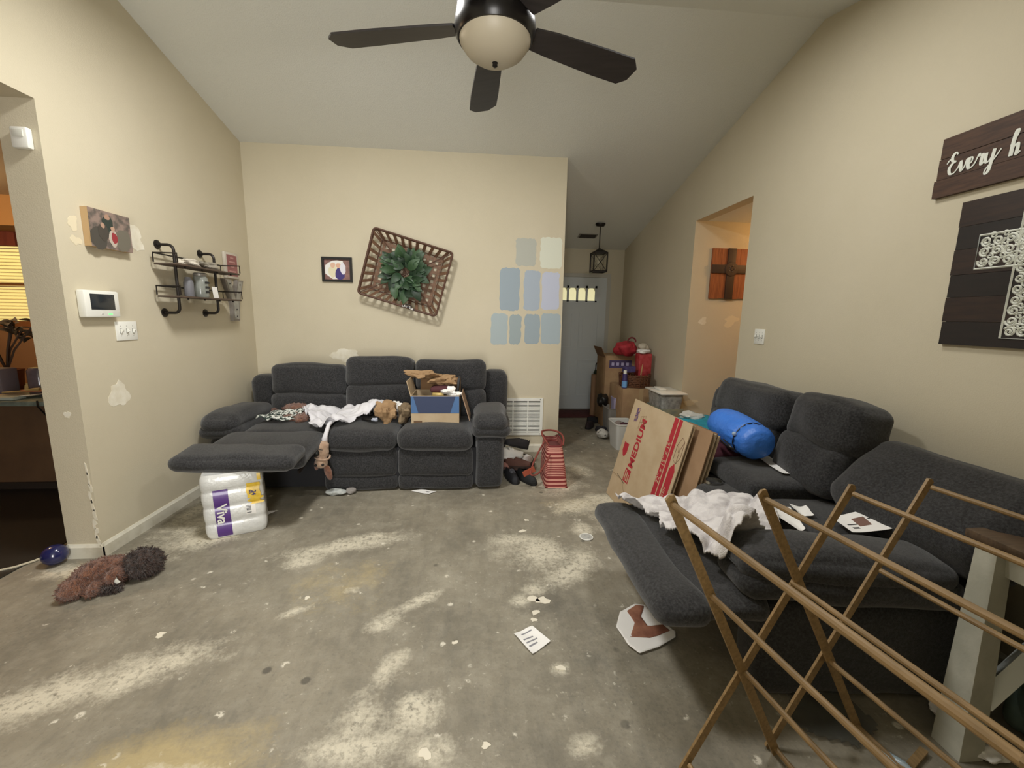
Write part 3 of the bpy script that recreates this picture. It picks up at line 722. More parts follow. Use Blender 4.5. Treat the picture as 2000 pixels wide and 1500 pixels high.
solo('packing_paper', crumple((-.635, 3.54, .60), (.055, .07, .075), 6.6, 7, 1.1), mat('dull_kraft', '7d6c54', .9), 'dull brown packing paper squeezed against the left side of the moving box', 'paper', sharp=.12)
solo('tissue_sheet', crumple((-.72, 3.62, .64), (.05, .04, .05), 2.2, 9, .9), PAPER, 'white tissue paper tucked behind the packing paper on the middle seat', 'paper', sharp=.12)
gc = thing('game_controller', 'black game controller resting on the middle sofa seat', 'controller', (-.90, 3.66, .55))
mk('shell', metal_free_union([(-.95, 3.66, .575, .035, .05, .022), (-.85, 3.66, .575, .035, .05, .022), (-.90, 3.68, .578, .06, .03, .018)], .008), BLACK, gc, None)
for x in (-.92, -.88): mk('thumbstick', G().lathe([(.006, 0), (.006, .012), (.01, .014), (.01, .018)], (x, 3.655, .588), 10), mat('glossy_grey', '77797c', .25), gc)
solo('remote_control', G().bev((-.93, 3.50, .565), (.05, .11, .016), .006, rot(0, 0, 60)), BLACK, 'flat black remote control in front of the game controller', 'remote')
solo('crumpled_wrapper', crumple((-.865, 3.46, .57), (.025, .018, .015), 4.4, 7), mat('pale_blue_wrapper', 'b9bfce', .5), 'small pale blue wrapper near the black remote control', 'wrapper', sharp=.4)

# ================================================================== LEFT WALL ITEMS
pc = thing('photo_block', 'wood-edged family photo block hanging on the left wall', 'picture', (XL, 2.74, 1.79))
mk('block', G().bbox((XL + .001, 2.598, 1.79), (XL + .038, 2.878, 2.0)), mat('pale_pine', 'b89a70', .6), pc)
def photo(par, M, w_, h_, bgc, bgc2, blobs, t=.0012):
    mk('print', G().prism([(0, 0), (w_, 0), (w_, h_), (0, h_)], M, t), mat('photo_' + bgc, bgc, .5, bgc2, 22, .42, .6), par)
    for i, (x, y, rx, ry, c) in enumerate(blobs):
        mk('print_figure', G().prism(blob(x * w_, y * h_, rx * w_, ry * h_, 14, .12, i), M @ Matrix.Translation((0, 0, t + .0002 * (i + 1))), .0002), mat('photo_' + c, c, .5), par)
photo(pc, frame((XL + .038, 2.598, 1.79), (0, 1, 0), (0, 0, 1)), .28, .21, '8d7a70', '5e5650', [(.18, .25, .2, .3, '4b4741'), (.75, .3, .22, .32, '6d685c'), (.42, .62, .13, .3, '313a34'), (.43, .85, .06, .08, 'a88672'), (.3, .42, .12, .24, '47423c'), (.30, .60, .05, .07, 'b08f7a'), (.52, .3, .11, .22, 'b9ada0'), (.55, .32, .07, .16, '933238'), (.53, .56, .05, .07, 'b5937d')])
kp = thing('alarm_keypad', 'white wall keypad with dark screen and green light on the left wall', 'keypad', (XL, 2.61, 1.395))
mk('housing', G().bev((XL + .022, 2.612, 1.47), (.042, .225, .15), .008), WHITEP, kp)
mk('screen', G().bev((XL + .0435, 2.612, 1.482), (.003, .155, .088), .001), mat('dark_screen', '2b2f33', .12), kp)
mk('status_light', G().bbox((XL + .043, 2.64, 1.408), (XL + .0445, 2.665, 1.418)), mat('green_light', '7ef08a', .4, emit='7ef08a', es=.8), kp)
mk('power_button', G().lathe([(.006, 0), (.005, .002)], (XL + .043, 2.60, 1.413), 10, rot(0, 90)), mat('keypad_grey', 'b9b9b2', .5), kp)
def switchplate(name, label, o, nrm, w_, h_, togs, dn):
    t = thing(name, label, 'switch', o); xd = Vector((0, 1, 0)) if nrm[0] > 0 else Vector((0, -1, 0)); F = frame(o, xd, (0, 0, 1))
    g = G().rbox((0, 0, 0), (w_ / 2, h_ / 2, .003), .0025, hard=True); g.v = [tuple(F @ (Vector(p) + Vector((0, h_ / 2, .003)))) for p in g.v]
    mk('plate', g, WHITEP, t)
    for i, u in enumerate(togs):
        g = G().box((0, 0, 0), (.009, .02, .022), rot(-28 if (i + dn) % 2 else 28)); g.v = [tuple(F @ (Vector(p) + Vector((u, h_ / 2, .008)))) for p in g.v]; mk('toggle', g, WHITEP, t)
        for z in (.03, -.03):
            g = G().lathe([(.003, 0), (.002, .001)], (0, 0, 0), 8); g.v = [tuple(F @ (Vector(p) + Vector((u, h_ / 2 + z, .006)))) for p in g.v]; mk('screw', g, mat('screw_grey', '8f8f88', .4), t)
        g = G().box((0, 0, 0), (.013, .028, .001)); g.v = [tuple(F @ (Vector(p) + Vector((u, h_ / 2, .0063)))) for p in g.v]; mk('slot', g, mat('slot_shadow', '5a5a55', .8), t)
switchplate('light_switch', 'three-gang white light switch plate below the keypad', (XL, 2.80, 1.252), (1, 0, 0), .158, .116, (-.046, 0, .046), 0)
switchplate('light_switch', 'white light switch plate on the right wall beside the hall opening', (XR, 3.12, 1.262), (-1, 0, 0), .118, .116, (-.035, 0, .035), 1)
ms = thing('motion_sensor', 'small white sensor box high on the doorway jamb', 'sensor', (-2.268, YJ, 2.222))
mk('case', G().bev((-2.268, YJ - .018, 2.272), (.078, .034, .10), .009), WHITEP, ms); mk('lens', G().bev((-2.268, YJ - .0365, 2.29), (.05, .006, .035), .002), mat('sensor_lens', 'd2d2c8', .25), ms)

ps = thing('pipe_shelf', 'two-tier iron pipe shelf with slim boards on the left wall', 'shelf', (XL, 3.42, 1.42))
XS = XL + .105
for y in (3.14, 3.58):
    for z, s_ in ((1.885, 1), (1.425, -1)):
        mk('flange', G().lathe([(.03, 0), (.03, .006), (.014, .008), (.013, .022)], (XL, y, z), 16, rot(0, 90)), IRON, ps)
    arc = lambda z, s_: [(XS - .035 + .035 * math.sin(a), y, z - s_ * .035 * (1 - math.cos(a))) for a in np.linspace(0, PI / 2, 6)]
    mk('pipe', G().tube([(XL + .01, y, 1.885)] + arc(1.885, 1) + arc(1.425, -1)[::-1] + [(XL + .01, y, 1.425)], .0095, 10), IRON, ps)
SHB = mat('shelf_board_dark', '5a4a3e', .6, '463a31', 10)
for z in (1.75, 1.535):
    mk('board', G().bev((XL + .105, 3.42, z), (.15, .74, .012), .003), SHB, ps)
    x0, x1, y0, y1 = XL + .03, XL + .182, 3.05, 3.79
    mk('rail', G().tube([(x0, y0, z + .01), (x0, y0, z + .07), (x1, y0, z + .07), (x1, y0, z + .01)], .005, 6), IRON, ps)
    mk('rail', G().tube([(x0, y1, z + .01), (x0, y1, z + .07), (x1, y1, z + .07), (x1, y1, z + .01)], .005, 6), IRON, ps)
    mk('rail', G().tube([(x0, y0, z + .07), (x0, y1, z + .07)], .005, 6), IRON, ps)
    g = G()
    for k in range(4): g.lathe([(.004, -.012), (.007, -.008), (.004, 0)], (x1 - .02, 3.15 + k * .18, z - .006), 8)
    mk('screw', g, IRON, ps)
solo('rolled_cloth', crumple((XL + .10, 3.28, 1.785), (.05, .10, .028), 2.9, 9, .7), mat('cream_cloth', 'cfc8ba', .9), 'cream cloth folded at the near end of the upper pipe shelf', 'cloth', sharp=.5)
solo('foil_bag', crumple((XL + .105, 3.50, 1.785), (.05, .10, .03), 7.7, 10, .7), mat('grey_foil', 'aaa59a', .4, metal=.3), 'crinkled grey bag at the far end of the upper pipe shelf', 'bag', sharp=.4)
jr = thing('labelled_canister', 'clear canister with dark lettering on the lower pipe shelf', 'jar', (XL + .10, 3.40, 1.541))
mk('jar_body', G().lathe([(.045, 0), (.048, .01), (.048, .14), (.04, .155)], (XL + .10, 3.40, 1.542), 20), mat('smoky_glass', '8d9089', .15, '7a7d77', 12), jr)
for k in range(3): mk('printed_line', G().bbox((XL + .147, 3.375, 1.575 + k * .035), (XL + .1485, 3.425, 1.59 + k * .035)), INK, jr)
mk('lid', G().lathe([(.04, 0), (.043, .004), (.043, .02), (.036, .026)], (XL + .10, 3.40, 1.697), 20), mat('pewter_lid', '8f8c86', .4, metal=.5), jr)
solo('grey_tin', G().lathe([(.03, 0), (.031, .004), (.031, .10), (.028, .11), (.02, .13), (.02, .14)], (XL + .09, 3.28, 1.542), 18), mat('grey_tin_paint', '6f6f74', .5), 'grey round tin left of the canister on the lower pipe shelf', 'tin')
solo('note_card', G().box((XL + .15, 3.485, 1.585), (.003, .06, .085), rot(0, -6, 0)), PAPER, 'small white card leaning right of the canister on the lower pipe shelf', 'card')
pk = thing('framed_plaque', 'small red plaque in a white frame hanging beside the pipe shelf', 'plaque', (XL, 3.99, 1.73))
mk('frame', G().bev((XL + .012, 3.975, 1.84), (.022, .20, .22), .004), mat('whitewash_wood', 'c4bdb0', .7), pk)
mk('panel', G().bbox((XL + .0225, 3.90, 1.75), (XL + .0245, 4.05, 1.93)), mat('dusty_red_print', '8f5a5a', .7, '9d6a68', 10), pk)
g = G()
for z, h_ in ((1.905, .05), (1.87, .09), (1.83, .06), (1.79, .10)): g.bbox((XL + .0245, 3.975 - h_ / 2, z - .006), (XL + .0252, 3.975 + h_ / 2, z + .006))
mk('printed_line', g, mat('pale_pink_print', 'b98d88', .7), pk)
wt = thing('letter_sign', 'grey metal letter Y with riveted face hanging under the red plaque', 'sign', (XL, 3.97, 1.36))
Y0 = 3.975; pts = [(-.155, 1.72), (-.055, 1.72), (-.005, 1.56), (.045, 1.72), (.135, 1.72), (.045, 1.50), (.03, 1.36), (-.06, 1.36), (-.055, 1.50)]
LF = frame((XL, Y0, 0), (0, 1, 0), (0, 0, 1))
mk('letter_body', G().prism(pts, LF, .035), mat('weathered_grey_metal', '77706a', .6, '8c867d', 14), wt)
inn = [(-.125, 1.705), (-.07, 1.705), (-.012, 1.53), (.06, 1.705), (.11, 1.705), (.03, 1.49), (.018, 1.375), (-.045, 1.375), (-.04, 1.49)]
mk('letter_face', G().prism(inn, LF @ Matrix.Translation((0, 0, .035)), .002), mat('pale_grey_metal', 'a9a79e', .5, '8e8d86', 20), wt)
for a, b in ((-.085, 1.68), (-.06, 1.61), (.07, 1.68), (.045, 1.61), (-.01, 1.46), (-.012, 1.40)): mk('rivet', G().lathe([(.007, 0), (.005, .004), (.001, .005)], tuple(LF @ Vector((a, b, .037))), 8, rot(0, 90)), IRON, wt)

# ================================================================== BACK WALL ITEMS
pf = thing('framed_photo', 'small black-framed baby photo hanging left of the basket', 'picture', (-1.38, YB, 1.745))
g = G()
for lo, hi in (((-1.526, 1.745), (-1.238, 1.768)), ((-1.526, 1.957), (-1.238, 1.98)), ((-1.526, 1.768), (-1.503, 1.957)), ((-1.261, 1.768), (-1.238, 1.957))): g.bbox((lo[0], YB - .02, lo[1]), (hi[0], YB - .001, hi[1]))
mk('frame', g, BLACK, pf, .3)
photo(pf, XZ((-1.503, YB - .004, 1.768)), .242, .189, '8e6a63', '7c5b56', [(.42, .5, .42, .46, 'e8e6e2'), (.32, .42, .16, .34, 'ddd6b8'), (.33, .72, .1, .13, 'd9b39c'), (.6, .3, .17, .34, '3b3173'), (.55, .7, .1, .13, 'd6ab92'), (.72, .55, .12, .28, 'dddbe4')])

bk = thing('tobacco_basket', 'tilted woven wooden basket hanging on the back wall', 'basket', (-.715, YB - .001, 1.84))
BKW = mat('basket_splint', '7d5e47', .65, '654a37', 14, stretch=(4, 4, 4)); BKD = mat('basket_rim_dark', '54382a', .6)
ang = math.radians(-16.0); ux = Vector((math.cos(ang), 0, math.sin(ang))); uy = Vector((-math.sin(ang), 0, math.cos(ang))); bc = Vector((-.71, YB - .004, 1.838))
W2, H2, D = .385, .315, .12; wi, hi_ = .30, .235
def bp(u, v, d): return bc + ux * u + uy * v + Vector((0, -d, 0))
def splint(path, wdir, wd, th=.003):
    g = G(); n = len(path); vs = []
    for k, p in enumerate(path):
        a = path[max(k - 1, 0)]; b = path[min(k + 1, n - 1)]; tdir = (b - a).normalized(); nn = tdir.cross(wdir).normalized()
        for s1, s2 in ((-1, -1), (1, -1), (1, 1), (-1, 1)): vs.append(p + wdir * (wd / 2 * s1) + nn * (th / 2 * s2))
    fs = []
    for k in range(n - 1):
        for q in range(4): fs.append((k * 4 + q, k * 4 + (q + 1) % 4, k * 4 + 4 + (q + 1) % 4, k * 4 + 4 + q))
    fs += [(3, 2, 1, 0), tuple((n - 1) * 4 + q for q in range(4))]
    return g.add(vs, fs)
NV, NH = 10, 8
for k in range(NV):
    u = -wi + .022 + (2 * wi - .044) * k / (NV - 1); uo = u * (W2 - .01) / wi
    path = [bp(uo, H2, D)] + [bp(u, hi_ - 2 * hi_ * q / 14, .010 + (.0025 if (q + k) % 2 else -.0025)) for q in range(15)] + [bp(uo, -H2, D)]
    mk('splint', splint(path, ux, .031), BKW, bk, .3)
for k in range(NH):
    v = -hi_ + .02 + (2 * hi_ - .04) * k / (NH - 1); vo = v * (H2 - .01) / hi_
    path = [bp(-W2, vo, D)] + [bp(-wi + 2 * wi * q / 18, v, .012 + (.0025 if (q + k + 1) % 2 else -.0025)) for q in range(19)] + [bp(W2, vo, D)]
    mk('splint', splint(path, uy, .031), BKW, bk, .3)
rim = []
for cx, cy, a0 in ((W2 - .03, H2 - .03, 0), (-W2 + .03, H2 - .03, 90), (-W2 + .03, -H2 + .03, 180), (W2 - .03, -H2 + .03, 270)):
    for a in (0, 30, 60, 90): r_ = math.radians(a0 + a); rim.append((cx + .03 * math.cos(r_), cy + .03 * math.sin(r_)))
mk('rim', G().tube([bp(u, v, D - .005) for u, v in rim], .010, 8, True), BKD, bk); mk('rim', G().tube([bp(u * .985, v * .985, D - .035) for u, v in rim], .006, 8, True), BKW, bk)
mk('inner_hoop', G().tube([bp(u * .80, v * .78, .018) for u, v in rim], .006, 8, True), BKD, bk)
for s1 in (-1, 1):
    mk('diagonal_brace', G().tube([bp(-W2 * s1 * .96, -H2 * .96, D - .02), bp(0, 0, .022), bp(W2 * s1 * .96, H2 * .96, D - .02)], .005, 6), BKD, bk)
mk('tag_ribbon', G().tube([bp(.11 + .03 * math.cos(a), -H2 + .02 + .014 * math.sin(a), D + .008) for a in np.linspace(0, 2 * PI, 13)[:-1]], .005, 6, True), BLACK, bk)
mk('tag_ribbon', splint([bp(.05, -H2 + .005, D + .006), bp(.11, -H2 + .014, D + .012), bp(.17, -H2 - .004, D + .006)], uy, .02), mat('white_dark_print', 'c9c6c0', .7, '26242a', 60, .48, .52), bk)
wrth = thing('leaf_wreath', 'green leafy wreath hung in the middle of the woven basket', 'wreath', tuple(bp(-.01, .0, .03)))
LEAF = [mat('leaf_green_%d' % i, c, .5, c2, 20) for i, (c, c2) in enumerate((('2f4a30', '263d28'), ('3f5c3b', '324c30'), ('253c28', '1d3021')))]
mk('vine_ring', G().tube([bp(-.01 + .12 * math.cos(a), .0 + .12 * math.sin(a), .045) for a in np.linspace(0, 2 * PI, 25)[:-1]], .014, 8, True), mat('vine_brown', '4a3c2a', .8), wrth)
def leafmesh(L, Wd):
    g = G(); vs = []; n = 7
    for k in range(n + 1):
        t_ = k / n; w_ = Wd * math.sin(PI * min(1, t_ * .94 + .05)) ** .8; z = .16 * L * math.sin(PI * t_) - .1 * L * t_
        vs += [(-w_, t_ * L, z + w_ * .35), (0, t_ * L, z), (w_, t_ * L, z + w_ * .35)]
    fs = []
    for k in range(n):
        for q in (0, 1): a = k * 3 + q; fs.append((a, a + 1, a + 4, a + 3))
    vs2 = [(x, y, z - .0012) for x, y, z in vs]; m_ = len(vs)
    return g.add(vs + vs2, fs + [tuple(i + m_ for i in f)[::-1] for f in fs])
rr = random.Random(5); lf = leafmesh(.125, .036); leafs = []
for i in range(3):
    o = mk('leaf', G().add(lf.v, lf.f), LEAF[i], None, None); leafs.append(o.data); bpy.data.objects.remove(o)
inv = world_of(wrth).inverted()
for k in range(96):
    a = 2 * PI * k / 96 + rr.uniform(-.1, .1); rad = rr.choice((.05, .09, .125, .155))
    base = bp(-.01 + rad * math.cos(a), rad * math.sin(a), .05 + rr.uniform(0, .05))
    da = a + rr.uniform(-.9, .9) + .5; yv = ux * math.cos(da) + uy * math.sin(da) + Vector((0, -rr.uniform(.1, .8), 0)); zv = Vector((rr.uniform(-.4, .4), -1, rr.uniform(-.3, .5)))
    xv = yv.cross(zv).normalized(); s_ = rr.uniform(.75, 1.25)
    o = bpy.data.objects.new('leaf', leafs[rr.randrange(3)]); COL.objects.link(o); o.parent = wrth
    yv.normalize(); z2 = xv.cross(yv)
    o.matrix_local = inv @ Matrix(((xv.x, yv.x, z2.x, base.x), (xv.y, yv.y, z2.y, base.y), (xv.z, yv.z, z2.z, base.z), (0, 0, 0, 1))) @ Matrix.Scale(s_, 4)

# ================================================================== RIGHT WALL AND HALL SIGNS
s1 = thing('plank_sign', 'brown plank sign with white script lettering, upper of the two signs on the right wall', 'sign', (XR, 1.45, 2.03))
RW = lambda y, z: frame((XR, y, z), (0, -1, 0), (0, 0, 1))      # x runs towards the camera, out of the wall = -X
PLK = mat('brown_plank', '4f3626', .65, '3a271c', 9, stretch=(12, 1.2, 12))
for k, (y0, z0, z1) in enumerate(((1.962, 2.034, 2.112), (1.955, 2.114, 2.205), (1.950, 2.207, 2.296))):
    g = G().prism([(0, 0), (1.05, 0), (1.05, z1 - z0), (0, z1 - z0)], RW(y0, z0), .022 - .002 * (k % 2)); mk('plank', g, PLK, s1, .3)
WPAINT = mat('white_sign_paint', 'dfe2d8', .7)
def strokes(par, name, M, sc, curves, r0, off=(0, 0)):
    g = G()
    for c in curves:
        P_ = []; n = len(c)
        for i in range(n - 1):     # catmull-rom
            p0, p1, p2, p3 = (Vector(c[max(0, min(n - 1, i + d))]) for d in (-1, 0, 1, 2))
            for t_ in np.linspace(0, 1, 7)[:-1]:
                P_.append(.5 * ((2 * p1) + (p2 - p0) * t_ + (2 * p0 - 5 * p1 + 4 * p2 - p3) * t_ ** 2 + (3 * p1 - p0 - 3 * p2 + p3) * t_ ** 3))
        P_.append(Vector(c[-1])); pts = []; rs = []
        for i, p in enumerate(P_):
            d = P_[min(i + 1, len(P_) - 1)] - P_[max(i - 1, 0)]; down = -d.y / (d.length + 1e-9)
            rs.append(r0 * (.55 + .75 * max(0, down))); pts.append(M @ Vector(((p.x + off[0]) * sc, (p.y + off[1]) * sc, 0)))
        g.tube(pts, rs, 6, flat=1.0)
    nrm = M.col[2].to_3d(); o0 = M.translation
    g.v = [tuple(Vector(p) - nrm * ((Vector(p) - o0).dot(nrm)) * .75 + nrm * .0005) for p in g.v]
    return mk(name, g, WPAINT, par)
every = [  # E
    [(.62, 1.62), (.5, 1.85), (.25, 1.6), (.28, 1.2), (.5, 1.05), (.3, .95), (.1, .6), (.2, .15), (.5, .1), (.8, .45)], [(-.15, 1.05), (.0, 1.3), (.3, 1.4)],
    # v
    [(.8, .45), (.95, .95), (1.02, .6), (1.1, .12), (1.3, .4), (1.42, .95), (1.55, .85)],
    # e
    [(1.5, .45), (1.8, .6), (1.85, .95), (1.65, .95), (1.55, .5), (1.7, .12), (2.0, .3), (2.15, .6)],
    # r
    [(2.15, .6), (2.3, 1.05), (2.4, .9), (2.6, .95), (2.55, .5), (2.6, .12), (2.8, .4)],
    # y
    [(2.85, .95), (2.85, .4), (3.0, .15), (3.25, .5), (3.4, 1.1)], [(3.4, 1.1), (3.3, .2), (3.2, -.55), (2.95, -.75), (2.95, -.4), (3.4, .2), (3.85, .95)]]
hh = [[(4.6, .9), (4.9, 1.5), (5.0, 1.95), (4.85, 1.9), (4.75, 1.2), (4.7, .1)], [(4.7, .1), (4.8, .7), (5.05, .95), (5.1, .6), (5.08, .12), (5.3, .3)]]
strokes(s1, 'lettering', RW(1.908, 2.122) @ Matrix.Translation((0, 0, .0222)), .0515, every + [[(x - .15, y) for x, y in c] for c in hh], .0058)
s2 = thing('cross_sign', 'dark wooden panel with white scrollwork cross, lower sign on the right wall', 'sign', (XR, 1.43, 1.348))
z0 = 1.348; hs = (.105, .11, .10, .112, .10, .109)
for k, h_ in enumerate(hs):
    mk('plank', G().prism([(0, .0006), (.80, .0006), (.80, h_ - .0006), (0, h_ - .0006)], RW(1.818 + (.002 if k % 2 else 0), z0), .0205 + .0012 * (k % 2)), mat('ebony_plank_%d' % (k % 2), ('211917', '33231b')[k % 2], .5, ('1a1513', '241916')[k % 2], 8, stretch=(9, 1, 9)), s2, .3); z0 += h_
g = G(); rc = random.Random(9); SM = RW(1.818, 1.348) @ Matrix.Translation((0, 0, .0222))
def scroll(cx, cy, R0, turns, ph, sgn): return [SM @ Vector((cx + (R0 * (1 - t_ * .85)) * math.cos(ph + sgn * turns * 2 * PI * t_), cy + (R0 * (1 - t_ * .85)) * math.sin(ph + sgn * turns * 2 * PI * t_), 0)) for t_ in np.linspace(0, 1, 16)]
CX, CY = .302, .405
arms = ((CX - .205, CY - .065, CX + .205, CY + .065), (CX - .065, CY - .36, CX + .065, CY + .21))
for x0, y0, x1, y1 in arms:
    step = .043
    for i in range(int((x1 - x0) / step)):
        for j in range(int((y1 - y0) / step)):
            cx, cy = x0 + step * (i + .5) + (.0), y0 + step * (j + .5)
            g.tube(scroll(cx, cy, .021, 1.6, rc.uniform(0, 6), rc.choice((-1, 1))), .0046, 4)
            g.tube(scroll(cx + step / 2, cy + step / 2, .013, 1.2, rc.uniform(0, 6), rc.choice((-1, 1))), .0036, 4)
    g.tube([SM @ Vector(p) for p in ((x0 - .006, y0 - .006, 0), (x1 + .006, y0 - .006, 0), (x1 + .006, y1 + .006, 0), (x0 - .006, y1 + .006, 0))], .0045, 4, True)
mk('scroll_cross', g, WPAINT, s2)
ha = thing('rustic_cross_panel', 'orange-brown wood panel with a dark cross hanging in the side hall', 'sign', (2.595, YF, 1.66))
x0, x1 = 2.392, 2.80
for k in range(4):
    a = x0 + (x1 - x0) * k / 4; mk('plank', G().bbox((a + .001, YF - .02, 1.663 + .004 * (k % 2)), (a + (x1 - x0) / 4 - .001, YF - .001, 2.172)), mat('amber_plank', '9a5a33', .6, '7d4426', 9, stretch=(8, 8, 1)), ha, .3)
DKC = mat('dark_cross_wood', '3b2a20', .6)
mk('cross_post', G().bev((2.597, YF - .027, 1.917), (.085, .014, .512), .002), DKC, ha); mk('cross_beam', G().bev((2.596, YF - .028, 1.965), (.408, .016, .085), .002), DKC, ha)
mk('cross_medallion', G().lathe([(.075, 0), (.07, .008), (.05, .012), (.02, .010), (.012, .016)], (2.597, YF - .034, 1.965), 12, rot(90)), DKC, ha)
for a in range(5): mk('stud', G().ell((2.597 + .03 * math.cos(a * 1.257), YF - .05, 1.965 + .03 * math.sin(a * 1.257)), (.005,) * 3, 4), mat('pewter', '8f8a80', .3, metal=.8), ha)

# ================================================================== LOVESEAT WITH CONSOLE ALONG THE RIGHT WALL
love_gs = []
lv = thing('reclining_loveseat', 'charcoal console loveseat along the right wall with its near footrest raised', 'sofa', (1.60, 2.25, 0))
KP = dict(keep=love_gs)
def facing(p, q): return p
mk('base_frame', G().rbox((1.68, 2.26, .20), (.36, .86, .17), .03, 4), FABDK, lv)
mk('back_frame', G().rbox((2.05, 2.30, .42), (.075, .84, .38), .05, 6), FABDK, lv)
pad('arm_panel', lv, (1.74, 3.14, .25), (.34, .10, .23), .05, (.012, .012, 0))
pad('armrest', lv, (1.72, 3.14, .55), (.33, .13, .085), .075, (.02, .02, .03), **KP)
pad('back_wing', lv, (1.98, 3.09, .60), (.12, .10, .33), .07, (.02, .02, .01), rot(0, 6))
Mb = rot(0, 10)
# far seat A
pad('seat_cushion', lv, (1.64, 2.77, .42), (.33, .265, .09), .07, (.01, .004, .035), wr=.016, n=14, **KP)
pad('back_headrest', lv, (1.93, 2.67, .88), (.115, .35, .13), .06, (.02, .01, .012), Mb, wr=.02, n=14, **KP)
pad('back_cushion', lv, (1.87, 2.68, .655), (.115, .345, .14), .06, (.02, .006, .0), Mb, wr=.018, n=14, **KP)
pad('footrest_panel', lv, (1.30, 2.77, .23), (.045, .26, .14), .04, (.015, .004, 0))
# console
pad('console_pad', lv, (1.69, 2.18, .545), (.25, .225, .052), .036, (.004, .004, .016), wr=.012, n=14, **KP)
pad('console_body', lv, (1.68, 2.18, .30), (.27, .222, .19), .03, (.01, .004, 0), wr=.008)
pad('cupholder_tray', lv, (1.42, 2.115, .450), (.15, .135, .045), .04, (.008, .008, .02), wr=.008, n=12, **KP)
pad('console_front', lv, (1.38, 2.115, .21), (.10, .13, .19), .04, (.012, .004, 0))
STEEL = mat('brushed_steel', 'b9b8b3', .25, metal=1.0)
for y in (2.20,):
    c_ = mk('cup_holder', G().lathe([(.042, .0), (.045, .0), (.048, .030), (.048, .034), (.043, .034), (.040, .004), (.002, .003)], (1.365, y, .488), 28, caps=False), STEEL, lv)
    mk('liner', G().lathe([(.040, 0), (.002, .001)], (1.365, y, .492), 24), mat('cup_black', '1b1b1c', .3), c_)
pad('back_headrest', lv, (1.92, 2.03, .90), (.125, .22, .135), .065, (.02, .012, .015), Mb, wr=.026, n=16, **KP)
pad('back_cushion', lv, (1.86, 2.04, .675), (.125, .22, .14), .06, (.02, .01, .0), Mb, wr=.022, n=14, **KP)
# near seat C, reclined
pad('seat_cushion', lv, (1.47, 1.77, .405), (.44, .26, .09), .075, (.01, .006, .03), rot(0, -3), wr=.018, n=16, **KP)
pad('seat_front_roll', lv, (1.13, 1.72, .40), (.09, .27, .075), .07, (.01, .006, .01), wr=.014, n=12, **KP)
pad('reclined_back', lv, (1.90, 1.50, .70), (.21, .34, .11), .075, (.01, .01, .02), rot(0, -40), wr=.024, n=18, **KP)
pad('raised_footrest', lv, (.93, 1.71, .385), (.15, .425, .045), .042, (.006, .006, .022), rot(0, 2), wr=.012, n=16, **KP)
pad('footrest_roll', lv, (.745, 1.715, .385), (.105, .435, .052), .048, (.012, .008, .02), wr=.014, n=16, **KP)
for i, y in enumerate((1.50, 1.95)): mk('footrest_mechanism', G().box((1.0, y, .30), (.36, .012, .03), rot(0, 8)), IRON, lv, .3)
# near arm
pad('arm_panel', lv, (1.50, 1.37, .20), (.42, .085, .20), .04, (.012, .012, 0), rot(0, 0, -5))
pad('armrest', lv, (1.38, 1.375, .465), (.40, .125, .06), .055, (.02, .012, .01), rot(0, 1, -7), wr=.014, n=14, **KP)
pad('armrest_pillow', lv, (1.37, 1.385, .525), (.385, .12, .058), .054, (.015, .012, .028), rot(0, 1.5, -7), wr=.016, n=16, **KP)
g = G()
g.tube([(1.37 + math.cos(math.radians(-7)) * a - math.sin(math.radians(-7)) * b, 1.385 + math.sin(math.radians(-7)) * a + math.cos(math.radians(-7)) * b, .515 - .026 * a)
        for a, b in ([(x, -.118) for x in np.linspace(-.33, .36, 12)] + [(x, .118) for x in np.linspace(.36, -.33, 12)] + [(-.385, .06), (-.392, 0), (-.385, -.06)])], .005, 6, True)
mk('piping', g, FABRIC, lv)

tree2 = bvh(*love_gs)
SHER = mat('pale_grey_fleece', 'dad6d5', .95, 'bcb7b7', 16, .45, .62, bump=.4, bs=220, sheen=.3)
solo('throw_blanket', drape([(.80, 2.11), (.90, 2.14), (1.08, 2.12), (1.24, 2.00), (1.36, 1.90), (1.40, 1.80), (1.33, 1.60), (1.14, 1.52), (1.00, 1.42), (.90, 1.45), (.87, 1.58), (.82, 1.66), (.86, 1.82), (.76, 1.98), (.74, 2.06)], tree2, .006, .014, .056, 11.5, 5.7, .40, blur=25, edge=.03, thick=.008, dirn=(.55, .83), maxz=.80), SHER,
     'pale grey mottled throw blanket rumpled over the raised footrest of the loveseat', 'blanket', sharp=None)
def sheet(name, pts, z, label, cat='paper', m=PAPER, curl=.01, seed=0, lines=None, group=None, nrm=None, tree=None, off=.003, child='printed_line'):
    """a paper sheet: four corners on a surface, a little curled, with thickness"""
    A, B_, C_, D_ = [Vector((p[0], p[1], p[2] if len(p) > 2 else 0)) for p in pts]
    def fn(u, v):
        p = A * (1 - u) * (1 - v) + B_ * u * (1 - v) + C_ * u * v + D_ * (1 - u) * v
        h = p.z + z
        return (p.x, p.y, h + off + curl * (abs(2 * u - 1) ** 2 * .5 + (noise.noise(Vector((u * 2, v * 2, seed))) * .5 + .3)))
    g = G().grid(10, 10, fn, .0012)
    e = thing(name, label, cat, (sum(p[0] for p in pts) / 4, sum(p[1] for p in pts) / 4, fn(.5, .5)[2]), group)
    mk('sheet', g, m, e)
    for (u0, v0, u1, v1, mm) in (lines or ()):
        gg = G().grid(6, 2, lambda a, b: (lambda q: (q[0], q[1], q[2] + .0008))(fn(u0 + (u1 - u0) * a, v0 + (v1 - v0) * b)), .0006); mk(child, gg, mm, e)
    return e
